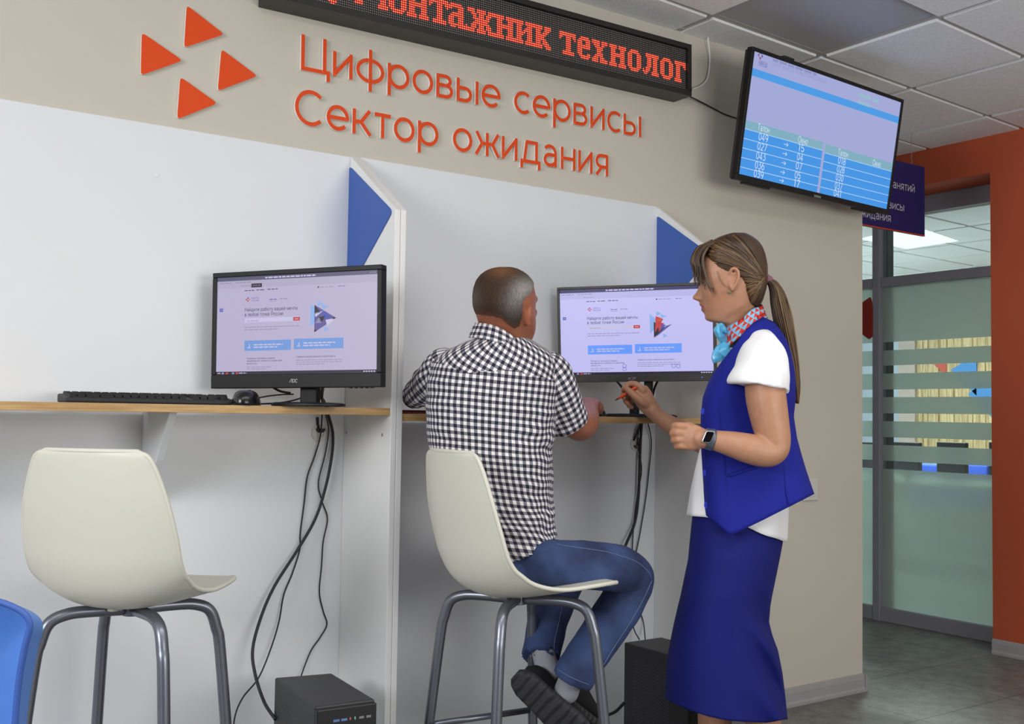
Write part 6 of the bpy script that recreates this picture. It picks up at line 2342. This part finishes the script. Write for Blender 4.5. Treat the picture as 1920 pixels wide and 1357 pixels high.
for heel, toe, nn, ank in SHOES:
    a = toe - heel
    nn = nn - a * (nn @ a) / (a @ a)
    nn /= np.linalg.norm(nn)
    mbody.append(tube([ank, heel + a * .2 - nn * .04] + [heel + a * t - nn * h for t, h in ((.35, .036), (.55, .030), (.75, .025), (.88, .021))], [.02, .02, .02, .018, .015, .011], n=14, round_caps=True))
mbm = fuse(mbody, .0036, smooth=4)
co = verts_of(mbm)
pj = proj_all(co)
col = np.ones((len(co), 3))
hd_ = pj[:, 1] < 660
e = (np.exp(-((pj[:, 0] - 988) / 9) ** 2 - ((pj[:, 1] - 587) / 26) ** 2) * hd_ * .8)[:, None]
col = col * (1 - e) + np.array([1.12, .78, .70]) * e
nk = (np.exp(-((pj[:, 1] - 604) / 12) ** 2) * (pj[:, 0] < 960) * hd_ * .6)[:, None]
col = col * (1 - nk) + np.array([1.0, .72, .62]) * nk
set_tint(mbm, col)
mpart(mbm, 'body', skin_m, man)
for d in (34, 76):
    e_ = part(MB().add(*ball(G.P(*mh(d, 572, .93)), .0105)), 'eye', mat('eye_white', srgb(214, 208, 202), .2), man, smooth=True)
    part(MB().add(*ball(G.P(*mh(d + (2 if d < 55 else -2), 572, 1.01)), .0062)), 'iris', mat('grey_iris', srgb(62, 58, 52), .15), e_, smooth=True)

# --- cropped hair
def crop_mat():
    m = mat('cropped_grey_hair', srgb(80, 70, 60), .85, spec=.2)
    nt = m.node_tree
    b = nt.nodes['Principled BSDF']
    at_ = nt.nodes.new('ShaderNodeVertexColor')
    at_.layer_name = 'tint'
    tc = nt.nodes.new('ShaderNodeTexCoord')
    mp = nt.nodes.new('ShaderNodeMapping')
    mp.inputs['Scale'].default_value = (1, 1, .35)
    n = nt.nodes.new('ShaderNodeTexNoise')
    n.inputs['Scale'].default_value = 300
    n.inputs['Detail'].default_value = 4
    nt.links.new(tc.outputs['Object'], mp.inputs['Vector'])
    nt.links.new(mp.outputs['Vector'], n.inputs['Vector'])
    r = nt.nodes.new('ShaderNodeValToRGB')
    r.color_ramp.elements[0].position, r.color_ramp.elements[1].position = .3, .7
    r.color_ramp.elements[0].color, r.color_ramp.elements[1].color = (.72, .72, .72, 1), (1.2, 1.2, 1.2, 1)
    nt.links.new(n.outputs['Fac'], r.inputs['Fac'])
    ml = nt.nodes.new('ShaderNodeMix')
    ml.data_type = 'RGBA'
    ml.blend_type = 'MULTIPLY'
    ml.inputs['Factor'].default_value = 1
    nt.links.new(at_.outputs['Color'], ml.inputs['A'])
    nt.links.new(r.outputs['Color'], ml.inputs['B'])
    nt.links.new(ml.outputs['Result'], b.inputs['Base Color'])
    bp = nt.nodes.new('ShaderNodeBump')
    bp.inputs['Strength'].default_value = .5
    bp.inputs['Distance'].default_value = .002
    nt.links.new(n.outputs['Fac'], bp.inputs['Height'])
    nt.links.new(bp.outputs['Normal'], b.inputs['Normal'])
    return m


line = pw([(880, 584), (895, 590), (925, 594), (940, 598), (955, 612), (965, 617), (974, 612), (979, 596), (980, 566), (986, 560), (994, 556), (999, 545), (1003, 530), (1006, 500)])
nr = np.empty(len(mbm.vertices) * 3)
mbm.vertices.foreach_get('normal', nr)
nr = nr.reshape(-1, 3)
hl = np.array([line(x) for x in pj[:, 0]])
inside = (pj[:, 1] < hl) & (pj[:, 1] < 625)
keep = [tuple(p.vertices) for p in mbm.polygons if inside[list(p.vertices)].all()]
used = sorted({i for f in keep for i in f})
idx = {v: k for k, v in enumerate(used)}
edge = np.clip((hl - pj[:, 1]) / 14, 0, 1)
hv = co + nr * (.0004 + .0032 * edge)[:, None]
hme = bpy.data.meshes.new('hair')
hme.from_pydata([tuple(hv[i]) for i in used], [], [tuple(idx[i] for i in f) for f in keep])
hme.polygons.foreach_set('use_smooth', [True] * len(hme.polygons))
u_ = np.array(used)
px_, py_ = pj[u_, 0], pj[u_, 1]
cb_ = np.tile(np.array(srgb(60, 44, 33)[:3]), (len(u_), 1))
sil = np.clip(1.15 * np.exp(-((px_ - 987) / 24) ** 2 - ((py_ - 545) / 22) ** 2) + .4 * np.exp(-((px_ - 962) / 20) ** 2 - ((py_ - 572) / 28) ** 2) + .25 * np.exp(-((px_ - 890) / 14) ** 2 - ((py_ - 560) / 24) ** 2), 0, 1)[:, None]
cb_ = cb_ * (1 - sil) + np.array(srgb(138, 134, 130)[:3]) * sil
bald = np.clip(.8 * np.exp(-((px_ - 940) / 26) ** 2 - ((py_ - 508) / 12) ** 2), 0, 1)[:, None]
cb_ = cb_ * (1 - bald) + np.array(srgb(118, 80, 54)[:3]) * bald
ef = (1 - edge[u_])[:, None] * .6
cb_ = cb_ * (1 - ef) + np.array(srgb(120, 78, 60)[:3]) * ef
set_tint(hme, cb_)
mpart(hme, 'hair', crop_mat(), man)

# --- checked shirt
def gingham_mat():
    m = mat('gingham_cotton', (1, 1, 1, 1), .85)
    nt = m.node_tree
    b = nt.nodes['Principled BSDF']
    uv = nt.nodes.new('ShaderNodeUVMap')
    uv.uv_map = 'UVMap'
    sep = nt.nodes.new('ShaderNodeSeparateXYZ')
    nt.links.new(uv.outputs['UV'], sep.inputs[0])

    def mth(op, a, bb=None):
        n = nt.nodes.new('ShaderNodeMath')
        n.operation = op
        for i, q in enumerate((a, bb)):
            if q is None:
                continue
            if isinstance(q, (int, float)):
                n.inputs[i].default_value = q
            else:
                nt.links.new(q, n.inputs[i])
        return n.outputs[0]
    s = []
    for ax in ('X', 'Y'):
        f = mth('FRACT', sep.outputs[ax])
        s.append(mth('GREATER_THAN', f, .5))
    tot = mth('MULTIPLY', mth('ADD', s[0], s[1]), .5)
    r = nt.nodes.new('ShaderNodeValToRGB')
    r.color_ramp.interpolation = 'CONSTANT'
    r.color_ramp.elements[0].color = srgb(232, 228, 226)
    r.color_ramp.elements[1].position = .75
    r.color_ramp.elements[1].color = srgb(22, 22, 36)
    e = r.color_ramp.elements.new(.25)
    e.color = srgb(122, 120, 132)
    nt.links.new(tot, r.inputs['Fac'])
    nt.links.new(r.outputs['Color'], b.inputs['Base Color'])
    return m


M['gingham'] = gingham_mat()
ST = [(634, 896, 990, .064, -.02), (642, 873, 1003, .082, -.02), (652, 850, 1018, .10, -.022), (664, 828, 1034, .114, -.025), (680, 811, 1045, .122, -.028), (710, 802, 1049, .126, -.03), (750, 799, 1045, .126, -.03), (800, 801, 1041, .122, -.032), (850, 808, 1035, .119, -.035), (900, 822, 1034, .119, -.04), (950, 845, 1034, .121, -.045), (1000, 880, 1041, .127, -.05), (1030, 905, 1045, .132, -.05), (1062, 930, 1046, .134, -.05)]
RS = [(1012, 682, -.025, .045), (1026, 700, -.03, .056), (1040, 732, -.045, .0555), (1054, 764, -.07, .053), (1064, 788, -.09, .0515), (1067, 795, -.095, .051)]
LS = [(834, 690, -.045, .05), (817, 711, -.07, .050), (796, 730, -.125, .043), (781, 739, -.175, .036), (777, 743, -.205, .031)]
pieces = [G.rings(ST, step=4, n=72, exp=2.35), G.limb(RS, n=32, sub=6, caps=False), G.limb(LS, n=28, sub=6, caps=True)]
sh = fuse(pieces, .004, smooth=6)
# cut the tail along the slanting hem
hemf = pw([(880, 1060), (955, 1057), (1000, 1040), (1048, 1001)])
bm = bmesh.new()
bm.from_mesh(sh)
co = verts_of(sh)
pj = proj_all(co)
kill = [v for v, p in zip(bm.verts, pj) if p[1] > hemf(p[0])]
bmesh.ops.delete(bm, geom=kill, context='VERTS')
bm.to_mesh(sh)
bm.free()


def fold_mask(c):
    p = proj_all(c)
    m = .35 + .9 * np.exp(-((p[:, 0] - 1020) / 40) ** 2 - ((p[:, 1] - 830) / 60) ** 2) + 1.0 * np.exp(-((p[:, 1] - 985) / 60) ** 2) + .8 * np.exp(-((p[:, 0] - 785) / 40) ** 2 - ((p[:, 1] - 735) / 40) ** 2)
    return m


wrinkle(sh, .008, 55, seed=21, mask=fold_mask, aniso=(1, 1, 1.5))
rsc = np.array([G.P(*p[:3]) for p in RS])
lsc = np.array([G.P(*p[:3]) for p in LS])


def seg_dist(c, line_):
    best = np.full(len(c), 1e9)
    para = np.zeros(len(c))
    acc = 0
    for a, b in zip(line_[:-1], line_[1:]):
        d = b - a
        L = np.linalg.norm(d)
        t = np.clip((c - a) @ d / L ** 2, 0, 1)
        dist = np.linalg.norm(c - a - t[:, None] * d, axis=1)
        k = dist < best
        best[k] = dist[k]
        para[k] = (acc + t * L)[k]
        acc += L
    return best, para


PITCH_ = .0166


def shirt_uv(c, fc):
    pjc, pjf = proj_all(c), proj_all(fc)
    tab = np.array(ST)
    xc = np.interp(pjc[:, 1], tab[:, 0], (tab[:, 1] + tab[:, 2]) / 2)
    dc = np.interp(pjc[:, 1], tab[:, 0], tab[:, 4])
    a = (pjc[:, 0] - xc) * GS
    w = (G.D - dc) - pjc[:, 2]
    thx = np.arctan2(a / .150, np.maximum(w, -.2) / .122)
    u = thx * .150
    v = -pjc[:, 1] * GS + .10 * a
    wm_ = fold_mask(c) - .3
    u = u + .0032 * wm_ * np.sin(46 * c[:, 2] + 30 * c[:, 0] + 2 * np.sin(25 * c[:, 2]))
    v = v + .0032 * wm_ * np.sin(52 * c[:, 0] - 38 * c[:, 2] + 1.5 * np.sin(31 * c[:, 0]))
    # yoke above the pointed seam is cut on the bias
    yk = np.interp(pjf[:, 0], [800, 850, 875, 960, 1000, 1045], [672, 690, 699, 693, 706, 715])
    yoke = pjf[:, 1] < yk
    r = math.radians(24)
    u2, v2 = u * math.cos(r) - v * math.sin(r), u * math.sin(r) + v * math.cos(r)
    u, v = np.where(yoke, u2, u), np.where(yoke, v2, v)
    for ln, side_, cut in ((rsc, 1, None), (lsc, -1, None)):
        dist, par = seg_dist(c, ln)
        distf, parf = seg_dist(fc, ln)
        if side_ > 0:
            isl = (distf < .063) & (pjf[:, 0] > np.interp(pjf[:, 1], [660, 690, 740, 800, 830], [1040, 1024, 1012, 1030, 1042]))
        else:
            isl = (distf < .06) & (pjf[:, 0] < np.interp(pjf[:, 1], [670, 700, 760], [812, 806, 803]))
        ax_ = ln[-1] - ln[0]
        ax_ /= np.linalg.norm(ax_)
        rel = c - ln[0]
        s1_ = np.cross(ax_, -FWD)
        s1_ /= np.linalg.norm(s1_)
        s2_ = np.cross(s1_, ax_)
        ang = np.arctan2(rel @ s1_, rel @ s2_)
        u = np.where(isl, ang * .05, u)
        v = np.where(isl, rel @ ax_, v)
    return np.stack([u, v], axis=1) / PITCH_


set_uv(sh, shirt_uv)
shirt = mpart(sh, 'shirt', M['gingham'], man)
solid(shirt, .002, 1.0)


def c_up(t):
    c, s = math.cos(t), math.sin(t)
    x = 942 + 51 * c
    return (x, 606 + 60 * max(0, (x - 900) / 95) ** 2.0, .062 * s - .018)


def c_lo(t):
    c, s = math.cos(t), math.sin(t)
    x = 940 + 61 * c
    return (x, 633 + 46 * max(0, (x - 890) / 110) ** 1.8, .084 * s - .020)


bv, bf, buv = G.band(c_up, c_lo, n=120, m=8)
mb = MB().add(bv, bf)
collar = part(mb, 'collar', M['gingham'], shirt, smooth=True)
me = collar.data
lay = me.uv_layers.new(name='UVMap')
for p in me.polygons:
    js = [me.loops[l].vertex_index % 120 for l in p.loop_indices]
    wrap = max(js) - min(js) > 2
    for l in p.loop_indices:
        k = me.loops[l].vertex_index
        u = buv[k][0] + (1 if wrap and buv[k][0] < .5 else 0)
        lay.data[l].uv = (u * 26, buv[k][1] * 2.4)
solid(collar, .004, 0)
# sleeve hem and yoke seam
hemc = G.P(1067, 795, -.095)
axv = np.array(rsc[-1] - rsc[-3])
axv /= np.linalg.norm(axv)
s1_ = np.cross(axv, FWD)
s1_ /= np.linalg.norm(s1_)
s2_ = np.cross(axv, s1_)

# --- jeans
def denim_mat():
    m = mat('blue_denim', srgb(44, 64, 112), .85)
    nt = m.node_tree
    b = nt.nodes['Principled BSDF']
    tc = nt.nodes.new('ShaderNodeTexCoord')
    n = nt.nodes.new('ShaderNodeTexNoise')
    n.inputs['Scale'].default_value = 9
    n.inputs['Detail'].default_value = 7
    n2 = nt.nodes.new('ShaderNodeTexNoise')
    n2.inputs['Scale'].default_value = 600
    nt.links.new(tc.outputs['Object'], n.inputs['Vector'])
    nt.links.new(tc.outputs['Object'], n2.inputs['Vector'])
    r = nt.nodes.new('ShaderNodeValToRGB')
    r.color_ramp.elements[0].position, r.color_ramp.elements[1].position = .35, .7
    r.color_ramp.elements[0].color, r.color_ramp.elements[1].color = srgb(30, 42, 76), srgb(58, 78, 124)
    nt.links.new(n.outputs['Fac'], r.inputs['Fac'])
    ml = nt.nodes.new('ShaderNodeMix')
    ml.data_type = 'RGBA'
    ml.blend_type = 'OVERLAY'
    ml.inputs['Factor'].default_value = .35
    nt.links.new(r.outputs['Color'], ml.inputs['A'])
    nt.links.new(n2.outputs['Fac'], ml.inputs['B'])
    nt.links.new(ml.outputs['Result'], b.inputs['Base Color'])
    return m


M['denim'] = denim_mat()
jr = [(925, 1046, -.035, .066), (970, 1052, -.01, .064), (1020, 1056, .035, .062), (1075, 1058, .045, .060), (1130, 1062, .0, .059), (1170, 1070, -.06, .057), (1186, 1086, -.085, .055), (1172, 1120, -.08, .055), (1150, 1158, -.062, .055), (1125, 1195, -.045, .054), (1098, 1232, -.02, .0525), (1079, 1262, 0, .0515), (1073, 1274, .0, .051)]
jl = [(985, 1050, -.12, .062), (1020, 1050, -.2, .060), (1052, 1056, -.29, .058), (1060, 1078, -.315, .058), (1045, 1115, -.27, .055), (1030, 1150, -.22, .053), (1021, 1190, -.17, .0515), (1015, 1226, -.125, .0505), (1014.5, 1230, -.12, .0505)]
pv = ball(G.P(975, 1052, -.05), (.105, .058, .13), n=32, axes=(RIGHT, UP, FWD))
jm = fuse([G.limb(jr, n=32, sub=6, caps=False), G.limb(jl, n=32, sub=6, caps=False), pv, G.rings([(985, 885, 1036, .112, -.05), (1010, 895, 1040, .12, -.05), (1060, 915, 1044, .125, -.05)], step=5)], .0042, smooth=5)
wrinkle(jm, .0055, 52, seed=5, aniso=(1, 1, .8))
jeans = mpart(jm, 'jeans', M['denim'], man)
stm = [(1052, 1024, .112), (1066, 1027, .116), (1095, 1030, .095), (1135, 1036, .045), (1170, 1044, -.015), (1195, 1053, -.055), (1216, 1068, -.080)]
st_ = mat('pale_denim_thread', srgb(112, 124, 156), .8)


def onto(me, px, py, lift=.0006):
    """point of a mesh seen at a photo pixel, lifted a little off its surface"""
    from mathutils.bvhtree import BVHTree
    key = me.name
    if key not in _bvh:
        _bvh[key] = BVHTree.FromPolygons([v.co[:] for v in me.vertices], [p.vertices[:] for p in me.polygons])
    d = FWD + RIGHT * ((px - 960) / F_PX) - UP * ((py - 678.5) / F_PX)
    loc, nrm, i, dist = _bvh[key].ray_cast(Vector(CAM), Vector(d))
    return None if loc is None else np.array(loc) + np.array(nrm) * lift


_bvh = {}
for line_ in ([(1046, 1020), (1060, 1023), (1095, 1028), (1135, 1034), (1170, 1044), (1195, 1054), (1214, 1070), (1222, 1084)], [(1222, 1088), (1205, 1125), (1178, 1172), (1150, 1215), (1122, 1262)], [(1055, 1130), (1048, 1165), (1040, 1200), (1038, 1226)], [(1040, 1250), (1060, 1264), (1085, 1276), (1104, 1283)]):
    q_ = [onto(jm, x, y) for x, y in catmull(np.array(line_, float), 4)]
    q_ = [p for p in q_ if p is not None]
    if len(q_) > 3:
        part(MB().tube(q_, .0007, n=6, sub=2), 'seam', st_, jeans, smooth=True)


# --- socks and shoes
M['sock'] = mat('grey_knit_sock', srgb(158, 158, 168), .9, bump=.4, nscale=600)
part(MB().add(*G.limb([(1018, 1215, -.125, .031), (1023, 1240, -.11, .030), (1030, 1262, -.095, .031), (1034, 1278, -.09, .030)], n=22)), 'sock', M['sock'], man, smooth=True)
part(MB().add(*G.limb([(1078, 1250, -.01, .031), (1069, 1275, -.01, .030), (1062, 1296, -.015, .031)], n=22)), 'sock', M['sock'], man, smooth=True)


def sole_mat():
    m = mat('ribbed_rubber_sole', srgb(50, 50, 53), .75)
    nt = m.node_tree
    b = nt.nodes['Principled BSDF']
    uv = nt.nodes.new('ShaderNodeUVMap')
    uv.uv_map = 'UVMap'
    wv = nt.nodes.new('ShaderNodeTexWave')
    wv.inputs['Scale'].default_value = 1.0
    wv.inputs['Distortion'].default_value = 1.6
    wv.inputs['Detail Scale'].default_value = 1.2
    nt.links.new(uv.outputs['UV'], wv.inputs['Vector'])
    bp = nt.nodes.new('ShaderNodeBump')
    bp.inputs['Strength'].default_value = 1.0
    bp.inputs['Distance'].default_value = .006
    nt.links.new(wv.outputs['Fac'], bp.inputs['Height'])
    nt.links.new(bp.outputs['Normal'], b.inputs['Normal'])
    return m


def shoe(heel, toe, nrm, label):
    """heel, toe: points on the sole's middle line; nrm: unit vector out of the sole"""
    a = toe - heel
    L = np.linalg.norm(a)
    a /= L
    nrm = nrm - a * (nrm @ a)
    nrm /= np.linalg.norm(nrm)
    wd = np.cross(a, nrm)
    half = [(.0, .014), (.012, .029), (.04, .040), (.10, .041), (.16, .045), (.20, .048), (.235, .044), (.262, .028), (.27, .010)]
    k_ = L / .27
    ts = np.linspace(0, .27, 40)
    hw = np.interp(ts, [h[0] for h in half], [h[1] for h in half])
    rings = []
    for t, h in zip(ts, hw):
        c = heel + a * t * k_
        lift = .012 * max(0, (t - .19) / .08) ** 2
        ring = []
        for q in np.linspace(0, 2 * PI, 28, endpoint=False):
            cw = math.copysign(abs(math.cos(q)) ** .5, math.cos(q))
            ch = math.copysign(abs(math.sin(q)) ** .6, math.sin(q))
            ring.append(c + wd * h * cw + nrm * (ch * .013 - lift))
        rings.append(np.array(ring))
    root = part(MB().add(*loft(rings)), 'shoe', sole_mat(), man, smooth=True)
    me = root.data
    lay = me.uv_layers.new(name='UVMap')
    for l in me.loops:
        p = np.array(me.vertices[l.vertex_index].co) - heel
        lay.data[l.index].uv = (p @ a * 13.0, p @ wd * 13.0)
    top = [(.012, .022, .035), (.03, .029, .062), (.06, .031, .074), (.09, .032, .066), (.13, .033, .052), (.17, .036, .042), (.21, .037, .034), (.24, .030, .026), (.258, .016, .018)]
    r2 = []
    tt = np.linspace(.012, .258, 34)
    for t in tt:
        h, z = np.interp(t, [q[0] for q in top], [q[1] for q in top]), np.interp(t, [q[0] for q in top], [q[2] for q in top])
        c = heel + a * t * k_
        r2.append(np.array([c + wd * h * math.copysign(abs(math.cos(q)) ** .7, math.cos(q)) - nrm * (z / 2 + .008 + z / 2 * math.sin(q)) for q in np.linspace(0, 2 * PI, 26, endpoint=False)]))
    part(MB().add(*loft(r2)), 'upper', mat('black_knit_upper', srgb(20, 20, 22), .85), root, smooth=True)
    return root


for heel, toe, nn, ank in SHOES:
    shoe(heel, toe, nn, '')
